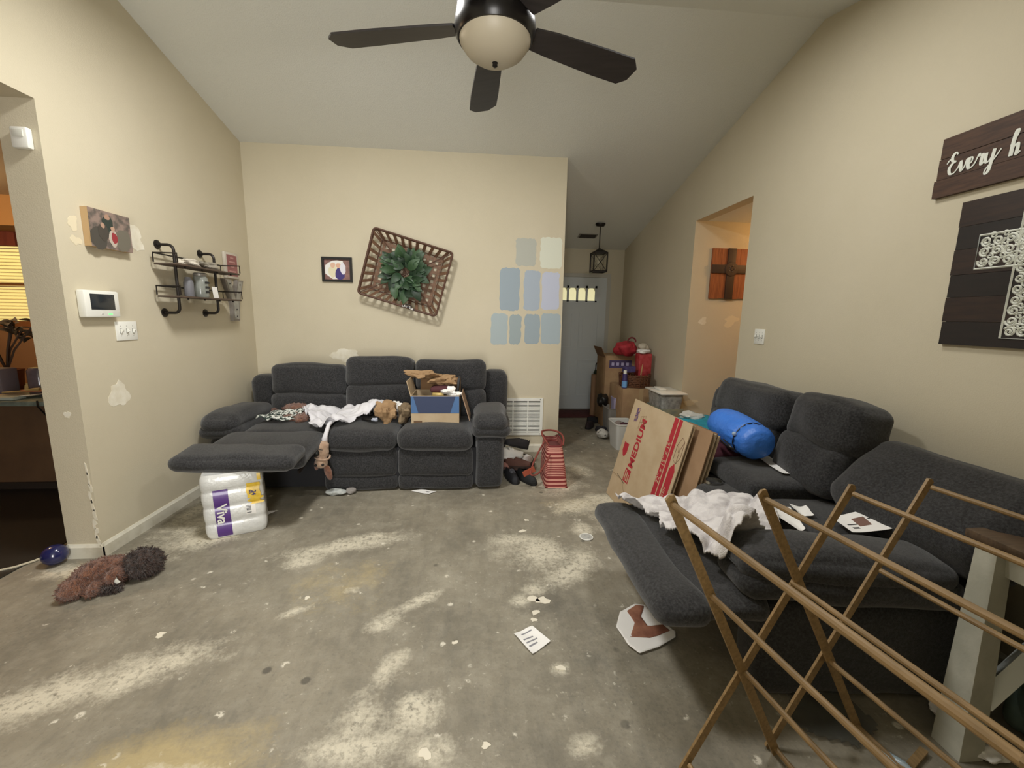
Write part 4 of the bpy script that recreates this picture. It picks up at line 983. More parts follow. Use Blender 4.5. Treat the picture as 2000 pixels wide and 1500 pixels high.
sheet('printed_sheet', [(1.656, 2.049, -.004), (1.742, 2.046, -.004), (1.765, 2.36, .004), (1.698, 2.423, .004)], .615, 'long white sheet of paper lying across the pad of the loveseat console', curl=.012, seed=2)
sheet('printed_sheet', [(1.36, 1.54, .02), (1.40, 1.56, .02), (1.52, 1.80, 0), (1.36, 1.84, .02)], .535, 'white paper sheet showing beside the throw blanket on the near seat', curl=.01, seed=5)
sheet('printed_sheet', [(1.56, 1.50, .02), (1.71, 1.46, .06), (1.76, 1.62, .07), (1.60, 1.66, .01)], .545, 'white paper with a brown drawing on the near loveseat seat', curl=.012, seed=8,
      lines=[(.15, .2, .3, .28, INK), (.12, .4, .35, .45, INK), (.35, .3, .62, .7, mat('brown_drawing', '77594e', .8)), (.66, .55, .9, .6, INK), (.68, .7, .88, .74, INK)])
sheet('receipt', [(1.50, 1.72), (1.56, 1.70), (1.60, 1.80), (1.53, 1.82)], .535, 'small curled white slip on the near loveseat seat', curl=.02, seed=12)

# blue sack, maroon and teal cloth on the far seat
SACKM = mat('blue_nylon', '3f7ddc', .42, '3672d0', 6, bump=.35, bs=22, bdist=.02)
sk = thing('stuff_sack', 'bright blue stuffed nylon sack lying on the far loveseat seat', 'sack', (1.63, 2.40, .60))
ax = Vector((-.04, -.44, -.02)).normalized(); sc = Vector((1.63, 2.41, .748))
xq = ax.cross(Vector((0, 0, 1))).normalized(); zq = xq.cross(ax)
Ms = Matrix(((xq.x, zq.x, ax.x), (xq.y, zq.y, ax.y), (xq.z, zq.z, ax.z)))
def sackpt(p, n_=44):
    return p
g = G(); prof = [(.001, -.245), (.06, -.242), (.10, -.225), (.110, -.19), (.117, -.12), (.120, 0), (.119, .06), (.112, .11), (.103, .135), (.110, .165), (.104, .20), (.085, .228), (.045, .242), (.001, .244)]
vs = []; fs = []; n_ = 48; fine = []
for i in range(len(prof) - 1):
    for q in range(3): t_ = q / 3; fine.append((prof[i][0] * (1 - t_) + prof[i + 1][0] * t_, prof[i][1] * (1 - t_) + prof[i + 1][1] * t_))
fine.append(prof[-1])
for r_, z in fine:
    for k in range(n_):
        a = 2 * PI * k / n_; rk = r_ * (1 + .035 * noise.noise(Vector((math.cos(a) * 2, math.sin(a) * 2, z * 9))))
        if z > .05: rk *= 1 + .06 * math.sin(a * 17) * max(0, 1 - abs(z - .125) / .075)
        vs.append(Ms @ Vector((rk * math.cos(a), rk * math.sin(a) * .94, z)) + sc)
for i in range(len(fine) - 1):
    for k in range(n_): fs.append((i * n_ + k, i * n_ + (k + 1) % n_, (i + 1) * n_ + (k + 1) % n_, (i + 1) * n_ + k))
mk('sack_body', G().add(vs, fs), SACKM, sk, None)
sp = lambda a, r_, z: Ms @ Vector((r_ * math.cos(a), r_ * math.sin(a) * .94, z)) + sc
mk('drawcord', G().tube([sp(a, .107, .135 + .006 * math.sin(3 * a)) for a in np.linspace(0, 2 * PI, 29)[:-1]], .004, 6, True), BLACK, sk)
mk('strap', G().tube([sp(-.45, .124, .0 + .17 * t_) + Vector((0, 0, -.01 * math.sin(PI * t_))) for t_ in np.linspace(0, 1, 9)], .008, 6, flat=.4), BLACK, sk)
mk('strap', G().tube([sp(-.75 + .5 * t_, .122, .05 + .09 * math.sin(PI * t_)) for t_ in np.linspace(0, 1, 9)], .006, 6, flat=.4), BLACK, sk)
mk('toggle', G().ell(tuple(sp(.35, .113, .14)), (.013,) * 3, 5), mat('clear_blue_plastic', '9fb3c9', .2), sk)
solo('maroon_sweater', G().rbox((1.60, 2.58, .585), (.20, .18, .065), .05, 14, (.01, .01, .02), rot(0, 0, 8), None, .035, 7, 3.3), mat('maroon_knit', '4f2530', .95, '5f2e3a', 30), 'maroon knitted garment folded under the blue sack on the far seat', 'clothing', sharp=None)
solo('teal_towel', G().rbox((1.62, 2.86, .66), (.20, .19, .022), .02, 10, (.01, .01, .02), rot(4, -6, 8), None, .02, 7, 1.3), mat('teal_cloth', '1f8291', .9, '1a6f7d', 20), 'teal folded cloth behind the blue sack on the far seat', 'cloth', sharp=None)
solo('clear_bag', crumple((1.62, 2.97, .71), (.09, .07, .04), 9.1, 9, .6), mat('clear_plastic_film', 'dad7cf', .25, alpha=.55), 'clear crumpled plastic bag behind the teal cloth on the far armrest', 'bag', sharp=.4)

# ================================================================== FLATTENED CARTONS LEANING ON THE LOVESEAT
def carton(nm, label, o, ud, vd, w_, h_, n, m, gap=.009):
    e = thing(nm, label, 'carton', o); F = frame(o, ud, vd)
    for k in range(n):
        mk('board', G().prism([(0, 0), (w_ - .012 * (k % 2), 0), (w_ - .012 * (k % 2), h_ - .006 * ((k * 2) % 3)), (0, h_ - .006 * ((k * 2) % 3))], F @ Matrix.Translation((0, 0, -gap * k - .006)), .006), m if k == 0 else CARDDK if k % 2 else CARD, e, .3)
    return e, F
UD = Vector((.06, -.998, 0)).normalized(); VD = Vector((.205, .012, .8)).normalized()
c1, F1 = carton('flattened_box', 'flattened cardboard moving box printed MEDIUM in red leaning on the loveseat', (1.065, 3.215, .004), UD, VD, .83, .822, 3, CARD)
z1 = .0006
def pr1(name, poly, m, t_=.0006, dz=.0): return mk(name, G().prism(poly, F1 @ Matrix.Translation((0, 0, dz)), t_), m, c1)
pr1('red_stripe', [(.625, .0), (.673, .0), (.673, .82), (.625, .82)], REDP); pr1('red_stripe', [(.683, .0), (.720, .0), (.720, .82), (.683, .82)], REDP)
fx = lambda p, dz=.0007: tuple((F1 @ Vector((p[0], p[1], dz))))
ud1, vd1 = F1.col[0].to_3d(), F1.col[1].to_3d()
T1 = lambda nm, body, m, u, v, size, bold=0: text(nm, body, m, c1, fx((u, v)), vd1, -ud1, size, .0004, bold=bold)
T1('lettering', 'MEDIUM', REDP, .285, .315, .105, .003)
pr1('printed_block', [(.195, .195), (.285, .195), (.285, .30), (.195, .30)], REDP)
for i in range(3): pr1('printed_line', [(.208 + i * .026, .205), (.222 + i * .026, .205), (.222 + i * .026, .288 - .012 * i), (.208 + i * .026, .288 - .012 * i)], CARD, .0002, .0006)
T1('lettering', '22" x 15" x 16"', CARD, .664, .36, .05)
pr1('printed_shield', [(.105, .36), (.13, .40), (.13, .47), (.05, .47), (.05, .40), (.08, .36)], REDP)
pr1('printed_block', [(.735, .05), (.80, .05), (.80, .50), (.775, .545), (.735, .50)], REDP)
T1('lettering', 'MEDIUM / MOYEN', CARD, .765, .10, .034); T1('lettering', '18" x 18" x 16"', CARD, .795, .10, .03)
BRP = mat('brown_line_print', '6d4a38', .8); VIO = mat('violet_print', '55406e', .8, 'b5946c', 60, .5, .56)
def lines1(name, segs, m, r=.0016):
    g = G()
    for s_ in segs: g.tube([fx(p, .0008) for p in s_], r, 4, flat=.4)
    return mk(name, g, m, c1)
lines1('printed_drawing', [[(.745, .565), (.745, .66), (.775, .72), (.81, .70), (.815, .60), (.785, .545), (.745, .565)], [(.745, .66), (.785, .64), (.81, .70)], [(.785, .64), (.785, .545)], [(.772, .64), (.775, .62)]], BRP)
lines1('printed_drawing', [[(.185, .62), (.185, .715), (.255, .735), (.255, .64), (.185, .62)], [(.185, .67), (.255, .69)], [(.22, .63), (.22, .725)]], mat('faint_brown_print', '957655', .8))
pr1('printed_block', [(.085, .65), (.135, .665), (.135, .775), (.085, .76)], VIO)
lines1('crease', [[(.0, .19), (.19, .19)], [(.19, .19), (.30, .10), (.45, .0)]], mat('crease_brown', '8c6c49', .8), .002)
lines1('slot', [[(.09, .205), (.235, .18)]], mat('slot_dark', '3a2b1d', .9), .003)
carton('flattened_box', 'bundle of plain flattened cardboard boxes behind the MEDIUM box, nearest the blanket', (1.215, 2.56, .20), Vector((.10, -.99, 0)), Vector((.19, .02, .8)), .295, .60, 5, mat('plain_cardboard', 'a08264', .85, '947658', 6), .012)

# ================================================================== DRYING RACK
rk = thing('drying_rack', 'folding wooden clothes drying rack with slatted dowels at the right front', 'rack', (1.0, .8, 0))
dd = Vector((.148, -.989, 0)); RL = .72
def slat(nm, pts, side):
    P_ = [Vector(p) for p in pts]; a, b = P_[0], P_[-1]; L = (b - a).length; d = (b - a).normalized(); sd = d.cross(dd).normalized()
    o = side * .011
    F = frame(a + dd * (o - .004), d, sd); prof = [(-.016, -.014), (L + .012, -.014)] + [(L + .012 + .006, 0)] + [(L + .012, .014), (-.016, .014), (-.022, 0)]
    return mk(nm, G().prism(prof, F, .008), OAK, rk, .4)
lat = [(((.53, 1.044, .945), (.684, 1.067, .64), (.838, 1.09, .354), (.998, 1.114, .018)), 1), (((.83, 1.089, .936), (.98, 1.112, .635), (1.166, 1.139, .327), (1.341, 1.165, .03)), 1),
       (((1.176, 1.141, .915), (.98, 1.112, .635), (.838, 1.09, .354), (.672, 1.066, .012)), -1), (((1.501, 1.189, .911), (1.341, 1.166, .628), (1.166, 1.139, .327), (.998, 1.114, .018)), -1)]
def ends(pts): a, b = Vector(pts[0]), Vector(pts[-1]); return [a, b]
for pts, side in lat:
    slat('slat', ends(pts), side)
    slat('slat', [p + dd * RL for p in ends(pts)], -side)
dw = [(.53, 1.044, .940), (.83, 1.089, .930), (1.176, 1.141, .909), (1.501, 1.189, .905), (.684, 1.067, .64), (.985, 1.112, .632), (1.341, 1.166, .625), (.838, 1.09, .350), (1.17, 1.139, .325), (.998, 1.114, .024), (1.336, 1.165, .036), (.680, 1.067, .030)]
for i, p in enumerate(dw):
    p = Vector(p); mk('dowel', G().tube([p - dd * .006, p + dd * .18, p + dd * .40, p + dd * (RL + .006)], .0084, 10), OAK, rk)

# ================================================================== SIDE TABLE
tb = thing('end_table', 'white end table with splayed legs and a brown wood top at the right edge', 'table', (1.95, .95, 0))
TP = mat('table_top_brown', '5f4c39', .5, '4b3b2c', 9, stretch=(1.5, 14, 6)); TW = mat('chipped_white_paint', 'b9b8aa', .6, 'a3a294', 8, bump=.1, bs=40)
for k in range(4): mk('board', G().bev((1.70 + .0625 + k * .125, .915, .725), (.123, .63, .028), .003), TP, tb)
mk('apron', G().bbox((1.73, 1.155, .62), (2.17, 1.175, .71)), TW, tb, .3); mk('apron', G().bbox((1.73, .66, .62), (2.17, .68, .71)), TW, tb, .3)
mk('apron', G().bbox((1.735, .68, .62), (1.755, 1.155, .71)), TW, tb, .3); mk('apron', G().bbox((2.145, .68, .62), (2.165, 1.155, .71)), TW, tb, .3)
def leg(tx, ty, bx, by_):
    g = G(); s_ = .030; sb = .044
    vs = [(bx + a * sb, by_ + b * sb, 0) for a, b in ((-1, -1), (1, -1), (1, 1), (-1, 1))] + [(tx + a * s_, ty + b * s_, .71) for a, b in ((-1, -1), (1, -1), (1, 1), (-1, 1))]
    mk('leg', g.add(vs, [(3, 2, 1, 0), (4, 5, 6, 7), (0, 1, 5, 4), (1, 2, 6, 5), (2, 3, 7, 6), (3, 0, 4, 7)]), TW, tb, .3)
leg(1.735, 1.165, 1.645, 1.09); leg(1.735, .70, 1.68, .67); leg(2.12, 1.13, 2.12, 1.11); leg(2.12, .70, 2.12, .67)
g = G().tube([(1.71, 1.10, .17), (2.10, 1.10, .60)], .035, 4); mk('cross_brace', g, mat('bright_white_paint', 'd5d9d3', .5), tb, .3)

# ================================================================== FLOOR ITEMS
tw = thing('paper_towel_pack', 'plastic-wrapped pack of white paper towels standing under the left raised footrest', 'pack', (-1.6, 2.74, 0), rz=math.radians(24))
TWm = mat('wrapped_paper_white', 'dfe0dd', .25, 'cfd0cd', 9, bump=.25, bs=26, bdist=.02, coat=.4)
def tl(x, y, z): return (x, y, z)
pw, pd, ph = .335, .18, .425
def bump4(z): return .010 * abs(math.sin(PI * z / (ph / 4))) ** .6
g = G(); NZ = 32; vs = []; fs = []; ring = []
for i in range(NZ + 1):
    z = ph * i / NZ; b = bump4(z); sq = 1 - .06 * (abs(2 * z / ph - 1) ** 8); tx = -.012 * (z / ph)
    for k in range(28):
        a = 2 * PI * k / 28; ca, sa = math.cos(a), math.sin(a)
        x = math.copysign(abs(ca) ** .28, ca) * (pw / 2 * sq + b * .5) + tx; y = math.copysign(abs(sa) ** .28, sa) * (pd / 2 * sq + b)
        vs.append((x, y, z))
for i in range(NZ):
    for k in range(28): fs.append((i * 28 + k, i * 28 + (k + 1) % 28, (i + 1) * 28 + (k + 1) % 28, (i + 1) * 28 + k))
fs += [tuple(range(28))[::-1], tuple(NZ * 28 + k for k in range(28))]
mk('wrapper', g.add(vs, fs), TWm, tw, .9, local=True)
def strip(nm, x0, x1, z0, z1, m, dy=.0015, wav=0):
    g = G().grid(6, 30, lambda u, v: (x0 + (x1 - x0) * u - .012 * ((z0 + (z1 - z0) * v) / ph) + wav * math.sin(v * 9) * .01, -(pd / 2 * (1 - .06 * (abs(2 * (z0 + (z1 - z0) * v) / ph - 1) ** 8)) + bump4(z0 + (z1 - z0) * v)) - dy - .0005, z0 + (z1 - z0) * v))
    k = len(g.v); g.v += [(x, y + .0008, z) for x, y, z in g.v]; g.f += [tuple(i + k for i in f)[::-1] for f in list(g.f)]
    return mk(nm, g, m, tw, None, local=True)
strip('purple_band', -.105, -.025, .012, .325, mat('purple_print', '55307f', .35, coat=.4))
strip('yellow_label', .075, .150, .245, .345, mat('yellow_print', 'e0b92e', .35, 'eccb55', 30), wav=.3); strip('yellow_label', .085, .155, .20, .25, mat('yellow_print', 'e0b92e', .35), wav=1.2); strip('yellow_label', .14, .160, .36, .405, mat('yellow_print', 'e0b92e', .35))
strip('barcode_label', .060, .115, .135, .20, PAPER); strip('barcode', .064, .090, .145, .195, mat('barcode_bars', 'e6e6e2', .6, '55555a', 3, .49, .51, stretch=(1, 1, 90)), .003)
T2 = lambda body, m, x, z, size, xd, yd, bold=0: (lambda o: o)(text('lettering', body, m, None, (0, 0, 0), xd, yd, size, .0005, bold=bold))
def towel_text(body, m, x, z, size, xd, yd, bold=0, yo=.018):
    o = T2(body, m, x, z, size, xd, yd, bold); o.parent = tw; o.location = (x, -(pd / 2 + yo), z); return o
towel_text('Viva', WHITEP, -.098, .232, .078, (0, 0, -1), (1, 0, 0), .0015, .0135)
towel_text('24', mat('label_navy', '3d3a6b', .5), .095, .295, .034, (0, 0, -1), (1, 0, 0), .001, .0145)
towel_text('BIG', mat('label_navy', '3d3a6b', .5), .080, .300, .016, (0, 0, -1), (1, 0, 0), .0005, .0145)

st_ = thing('plush_animal', 'brown plush animal with a dark rear end lying on the floor by the doorway', 'toy', (-1.95, 2.19, 0))
mk('body', tufts(fuzz(metal_free_union([(-1.99, 2.16, .075, .06, .115, .07, (0, 0, -35)), (-2.03, 2.06, .045, .05, .06, .045, (0, 0, -30)), (-1.93, 2.21, .06, .075, .06, .055)], .011), .007, 45), 3500, .014), FUR, st_, None)
mk('leg', tufts(fuzz(metal_free_union([(-1.955, 2.10, .035, .035, .07, .035, (0, 0, 20))], .01), .005, 45), 1200, .014), FUR, st_, None)
mk('neck', tufts(fuzz(metal_free_union([(-1.905, 2.16, .055, .045, .06, .055)], .01), .005, 45), 1200, .014), FUR, st_, None)
mk('head', tufts(fuzz(metal_free_union([(-1.835, 2.24, .075, .07, .075, .075), (-1.80, 2.25, .07, .05, .055, .055)], .011), .012, 60), 3000, .022), FURD, st_, None)
mk('mane_strand', tufts(fuzz(metal_free_union([(-1.885, 2.10, .018, .045, .02, .016, (0, 0, 20))], .008), .008, 60), 1200, .022), FURD, st_, None)
mk('care_tag', G().tube([(-1.872, 2.125, .055), (-1.862, 2.105, .062), (-1.852, 2.11, .045)], [.014, .016, .012], 4, flat=.25), WHITEP, st_, .3)
ball = solo('play_ball', G()._ell((-2.40, 2.375, .058), (.058, .058, .056), 12, None, 0, 1, 0), mat('navy_rubber', '1f2350', .18, coat=.5), 'shiny navy blue ball on the floor against the doorway jamb', 'ball', sharp=None)
solo('extension_lead', G().tube([(-2.66, 2.30, .008), (-2.58, 2.34, .010), (-2.54, 2.40, .008), (-2.50, 2.52, .008)], .006, 6), mat('cream_cord', 'c8c0a8', .5), 'cream cord lying in the doorway beside the dark kitchen floor', 'cord')
solo('power_adapter', G().bev((-2.70, 2.28, .028), (.06, .05, .05), .006), WHITEP, 'white block adapter at the end of the cream cord in the doorway', 'adapter')

# striped bag
bg_ = thing('striped_tote_bag', 'red and pink striped tote bag with rope handles standing right of the sofa', 'bag', (.66, 3.49, 0))
def stripe_mat():
    m = bpy.data.materials.new('red_pink_stripes'); m.use_nodes = True; t = NT(m); b = m.node_tree.nodes['Principled BSDF']
    tc = t.n('ShaderNodeTexCoord'); sx = t.n('ShaderNodeSeparateXYZ'); t.l(tc.outputs['Object'], sx.inputs[0]); z = sx.outputs['Z']
    a = t.math('SINE', t.math('MULTIPLY', z, 185.0)); b2 = t.math('SINE', t.math('MULTIPLY', z, 400.0)); sel = t.ramp(t.math('SINE', t.math('MULTIPLY', z, 30.0)), -.1, .1)
    v = t.math('ADD', t.math('MULTIPLY', a, sel), t.math('MULTIPLY', b2, t.math('SUBTRACT', 1.0, sel)))
    c = t.mix(t.ramp(v, -.1, .1), lin('7f2a2b'), lin('cf9586')); t.l(c, b.inputs['Base Color']); b.inputs['Roughness'].default_value = .7
    return m
STR = stripe_mat()
bx0, bx1, by0_, by1_ = .565, .765, 3.315, 3.66; bh = .40
def bagpt(u, v):      # u round the bag, v up
    a = 2 * PI * u; ca, sa = math.cos(a), math.sin(a); e = .30
    wx = (bx1 - bx0) / 2 * (1 - .36 * v ** 1.3); wy = (by1_ - by0_) / 2 * (1 - .14 * v)
    x = math.copysign(abs(ca) ** e, ca) * wx; y = math.copysign(abs(sa) ** e, sa) * wy
    return (.665 - .02 * v + x, 3.488 + .01 * v + y, bh * v * (1 - .10 * (abs(y) / wy) ** 3 * (v ** 4)) + .004)
g = G().grid(48, 20, lambda u, v: bagpt(u, v)); k = len(g.v)
g.v += [tuple(Vector(p) + (Vector((.66, 3.49, p[2])) - Vector(p)) * .05) for p in g.v]; g.f += [tuple(i + k for i in f)[::-1] for f in list(g.f)]
mk('bag_body', g, STR, bg_, .9)
mk('bag_bottom', G().bev((.665, 3.488, .008), (.19, .335, .012), .004), mat('dark_red_trim', '6d2122', .7), bg_)
mk('opening_binding', G().tube([bagpt(u, 1.0) for u in np.linspace(0, 1, 40)[:-1]], .006, 6, True), mat('dark_red_trim', '6d2122', .7), bg_)
mk('lining', G().prism([(bagpt(u, .88)[0] * 1, bagpt(u, .88)[1]) for u in np.linspace(0, 1, 30)[:-1]], Matrix.Translation((0, 0, bh * .80)), .003), mat('dull_red_lining', '6a3a36', .9), bg_)
for x, sw in ((.60, -1), (.62, 1)):
    pass
ROPE = mat('rope_handle', '7d3b30', .75)
mk('handle', G().tube(flow([(.60, 3.36, .36), (.565, 3.38, .41), (.55, 3.46, .435), (.57, 3.56, .44), (.66, 3.60, .435), (.72, 3.52, .43), (.73, 3.42, .41), (.715, 3.36, .37)]), .0085, 8), ROPE, bg_)
mk('handle', G().tube(flow([(.60, 3.33, .30), (.57, 3.30, .25), (.50, 3.27, .16), (.44, 3.30, .135), (.46, 3.36, .20), (.52, 3.42, .30), (.57, 3.46, .37)]), .0075, 8), ROPE, bg_)
mk('leather_tag', G().box((.425, 3.33, .15), (.11, .012, .045), rot(0, -22, 12)), mat('orange_leather', '9a4a34', .5), bg_)

# shoes heaped between the sofa and the bag
def shoe(label, loc, rz, cu, cs, L=.26, ht=.085, tilt=0, group='shoes heaped beside the sofa', rollx=0, lace=None):
    e = thing('shoe', label, 'shoe', loc, group, math.radians(rz)); e.rotation_euler = (math.radians(rollx), math.radians(tilt), math.radians(rz))
    def outl(s): # half width along length 0 heel .. 1 toe
        return .032 + .012 * math.sin(PI * min(1, s * 1.15)) + .006 * s - .034 * max(0, (s - .86) / .14) ** 2 - .016 * max(0, (.1 - s) / .1) ** 2
    n = 18; pl = [(L * (i / n - .5), outl(i / n)) for i in range(n + 1)]; pl = pl + [(x, -y) for x, y in pl[::-1]]
    mk('sole', G().prism(pl, Matrix.Identity(4), .022), mat('sole_' + cs, cs, .7), e, .5, local=True)
    g = G(); vs = []; fs = []; m = 12
    for i in range(n + 1):
        s = i / n; hh_ = ht * (1 - .62 * max(0, (s - .32) / .68) ** .8) * (1 if s > .04 else .9); ww = outl(s) * .96
        for k in range(m + 1):
            a = PI * k / m; y = math.cos(a) * ww * (1 - .25 * math.sin(a)); z = .02 + math.sin(a) ** .7 * hh_
            if .05 < s < .40 and .25 < k / m < .75: z -= .035
            vs.append((L * (s - .5) * .98, y, z))
    for i in range(n):
        for k in range(m): a = i * (m + 1) + k; fs.append((a, a + 1, a + m + 2, a + m + 1))
    fs += [tuple(range(m + 1)), tuple(n * (m + 1) + k for k in range(m + 1))[::-1]]
    mk('upper', g.add(vs, fs), mat('upper_' + cu, cu, .75), e, .8, local=True)
    if lace:
        g = G()
        for k in range(4): x = L * (-.07 + .055 * k); z = ht * (1 - .62 * max(0, (.43 + .055 * k - .32) / .68) ** .8) + .021; g.tube([(x, -.022, z - .008), (x + .005, 0, z + .002), (x, .022, z - .008)], .003, 5)
        mk('laces', g, mat('lace_' + lace, lace, .8), e, local=True)
    return e
shoe('black shoe at the front of the shoe heap, its toe towards the room', (.30, 3.53, .0), -75, '242428', '17171a', lace='6a6a70')
shoe('black low boot standing at the front right of the shoe heap', (.43, 3.49, .0), -60, '1d1e20', '111112', ht=.10)
shoe('brown shoe lying in the middle of the shoe heap', (.36, 3.62, .085), -30, '5a3a30', '3b2a24', tilt=-6)
shoe('white sneaker on the left of the shoe heap', (.29, 3.70, .15), 10, 'c9c8c2', 'd8d7d2', tilt=4, lace='eeeeea')
shoe('black shoe on top at the back of the shoe heap', (.36, 3.86, .20), 200, '1f1d20', '141315', tilt=-18)
shoe('black shoe underneath at the back of the shoe heap', (.38, 3.92, .0), 160, '262428', '19191b', ht=.11)
shoe('pinkish brown sandal half under the sofa in the shoe heap', (.29, 3.66, .06), -20, '8c5f54', '5a4038', ht=.05)
shoe('white and dark shoe right of the brown shoe in the heap', (.455, 3.72, .08), 70, 'b8b2ad', '2a2a2c', tilt=6)
shoe('grey shoe at the bottom centre of the shoe heap', (.36, 3.74, .0), 20, '57545a', '2b2b2e', ht=.10)
shoe('dark shoe against the wall behind the tote bag', (.50, 3.95, .0), 95, '35303a', '1c1c1e')

GRIME = mat('grey_sock_knit', 'b7bab6', .95, '9da19e', 30)
so = thing('crumpled_sock', 'pale grey sock lying on the floor at the base of the sofa', 'sock', (-1.1, 3.26, 0))
mk('foot', crumple((-1.14, 3.26, .026), (.075, .035, .024), 2.2, 9, .4), GRIME, so, None); mk('cuff', crumple((-1.03, 3.28, .024), (.04, .03, .022), 6.2, 8, .4), mat('sock_cuff', '8f8a85', .95), so, None)
LN = [(.12, .70, .55, .76, mat('grey_ink', '8a8a90', .8)), (.12, .55, .70, .60, mat('grey_ink', '8a8a90', .8)), (.12, .40, .62, .45, mat('grey_ink', '8a8a90', .8)), (.25, .15, .8, .20, mat('grey_ink', '8a8a90', .8))]
sheet('paper_note', [(-.55, 3.30), (-.40, 3.235), (-.345, 3.285), (-.47, 3.335)], 0.0, 'white folded paper on the floor under the middle of the back sofa', curl=.006, seed=3, lines=[(.6, .4, .8, .6, INK)])
sheet('paper_note', [(.165, 1.692), (.255, 1.735), (.326, 1.637), (.236, 1.571)], 0.0, 'white printed note lying on the bare floor in the middle of the room', curl=.008, seed=4, lines=LN)
sheet('paper_note', [(-1.62, 2.86), (-1.50, 2.91), (-1.47, 2.98), (-1.60, 2.98)], 0.0, 'white paper scrap on the floor behind the paper towel pack', curl=.01, seed=6)
rg = thing('stained_cloth', 'white paper towel with a brown stain on the floor beneath the raised loveseat footrest', 'towel', (.76, 1.68, 0))
g0 = G().bbox((.4, 1.4, -.01), (1.2, 2.0, 0)); tt = bvh(g0)
cl_poly = [(.648, 1.70), (.664, 1.59), (.70, 1.545), (.80, 1.575), (.90, 1.625), (.915, 1.655), (.88, 1.73), (.845, 1.84), (.79, 1.85), (.70, 1.80)]
mk('cloth', drape(cl_poly, tt, .009, .006, .006, 7, 4.4, 0, 0, .006, .003), PAPER, rg, None)
mk('brown_stain', drape([(.69, 1.63), (.78, 1.625), (.89, 1.66), (.875, 1.70), (.80, 1.70), (.79, 1.76), (.835, 1.83), (.80, 1.84), (.735, 1.80), (.745, 1.72)], tt, .009, .0085, .006, 7, 4.4, 0, 0, .006, .002), mat('brown_stain', '9b6a53', .85, '7c4f3d', 16), rg, None)
ld = thing('plastic_disc', 'clear round plastic cup lid on the floor left of the loveseat', 'lid', (.716, 2.518, 0))
mk('rim', G().tube([(.716 + .042 * math.cos(a), 2.518 + .042 * math.sin(a), .006) for a in np.linspace(0, 2 * PI, 29)[:-1]], .004, 6, True), WHITEP, ld)
mk('lid_disc', G().lathe([(.040, .004), (.040, .008), (.024, .009), (.022, .013), (.014, .013), (.012, .009), (.002, .009)], (.716, 2.518, 0), 28), mat('frosted_plastic', 'c9c9c4', .2, alpha=.7), ld)
rr = random.Random(11)
for i, (x, y, s_, lb) in enumerate(((.335, 1.915, .035, 'large square plaster chip, right one of the pair in the middle of the floor'), (.285, 1.93, .03, 'rounded plaster chip, left one of the pair in the middle of the floor'),
        (.285, 1.83, .02, 'small plaster chip between the pair of large chips and the printed note'), (.27, 1.78, .016, 'smallest plaster chip just beyond the printed note'), (-.172, 1.185, .022, 'white plaster chip at the bottom edge of the photo, centre left'),
        (.345, 2.77, .016, 'tiny plaster chip on the floor in front of the tote bag'), (.30, 2.62, .022, 'plaster chip at the far edge of the largest pale floor patch'), (-.10, 1.66, .013, 'tiny plaster chip left of the printed note'),
        (-1.42, 1.78, .02, 'plaster chip on the floor right of the brown plush animal'), (-.87, 2.0, .014, 'small plaster chip on the yellowish stain of the left floor'), (.03, 1.20, .014, 'small plaster chip near the bottom edge right of centre'), (.345, 1.498, .018, 'plaster chip on the floor nearest in front of the printed note'))):
    solo('plaster_flake', G().prism(blob(x, y, s_, s_ * .8, 9, .4, i + 60), Matrix.Translation((0, 0, .0005)), .003), mat('plaster_flake', 'ddd6c4', .9), lb, 'debris', 'plaster chips on the floor', .3)

# debris at the right front under the rack and table
GRY = mat('dull_plastic_film', '50524d', .35, alpha=.4)
solo('plastic_bag', drape([(1.12, 1.20), (1.30, 1.10), (1.42, 1.16), (1.40, 1.30), (1.22, 1.32)], bvh(G().bbox((.8, .6, -.01), (2.2, 1.6, 0))), .012, .006, .02, 9, 2.0, 0, 0, .02, .003), GRY, 'dull clear plastic bag on the floor under the drying rack', 'bag', sharp=None)
solo('wood_shard', G().box((1.44, 1.05, .012), (.16, .022, .010), rot(0, 0, 24)), OAK, 'short stick of golden wood on the floor by the table leg', 'stick')
solo('bottle', G().lathe([(.016, 0), (.018, .004), (.018, .07), (.008, .095), (.007, .11)], (1.345, 1.085, .018), 14, rot(78, 0, 20)), mat('pale_blue_plastic', 'a9bcc8', .25), 'small pale blue bottle on the floor under the drying rack', 'bottle')
solo('green_bag', crumple((1.97, 1.06, .20), (.13, .11, .20), 3.1, 12, .45), mat('grey_green_plastic', '5b6b63', .4, '4d5c55', 12), 'grey-green bag slumped beneath the end table', 'bag', sharp=.6)
solo('white_scrap', crumple((1.74, 1.19, .03), (.07, .05, .028), 7.1, 9, .6), PAPER, 'crumpled white scrap just behind the end table leg', 'scrap', sharp=.5)
solo('white_scrap', crumple((1.72, 1.05, .02), (.05, .03, .018), 5.1, 8, .5), PAPER, 'small white scrap in front of the end table brace', 'scrap', sharp=.5)

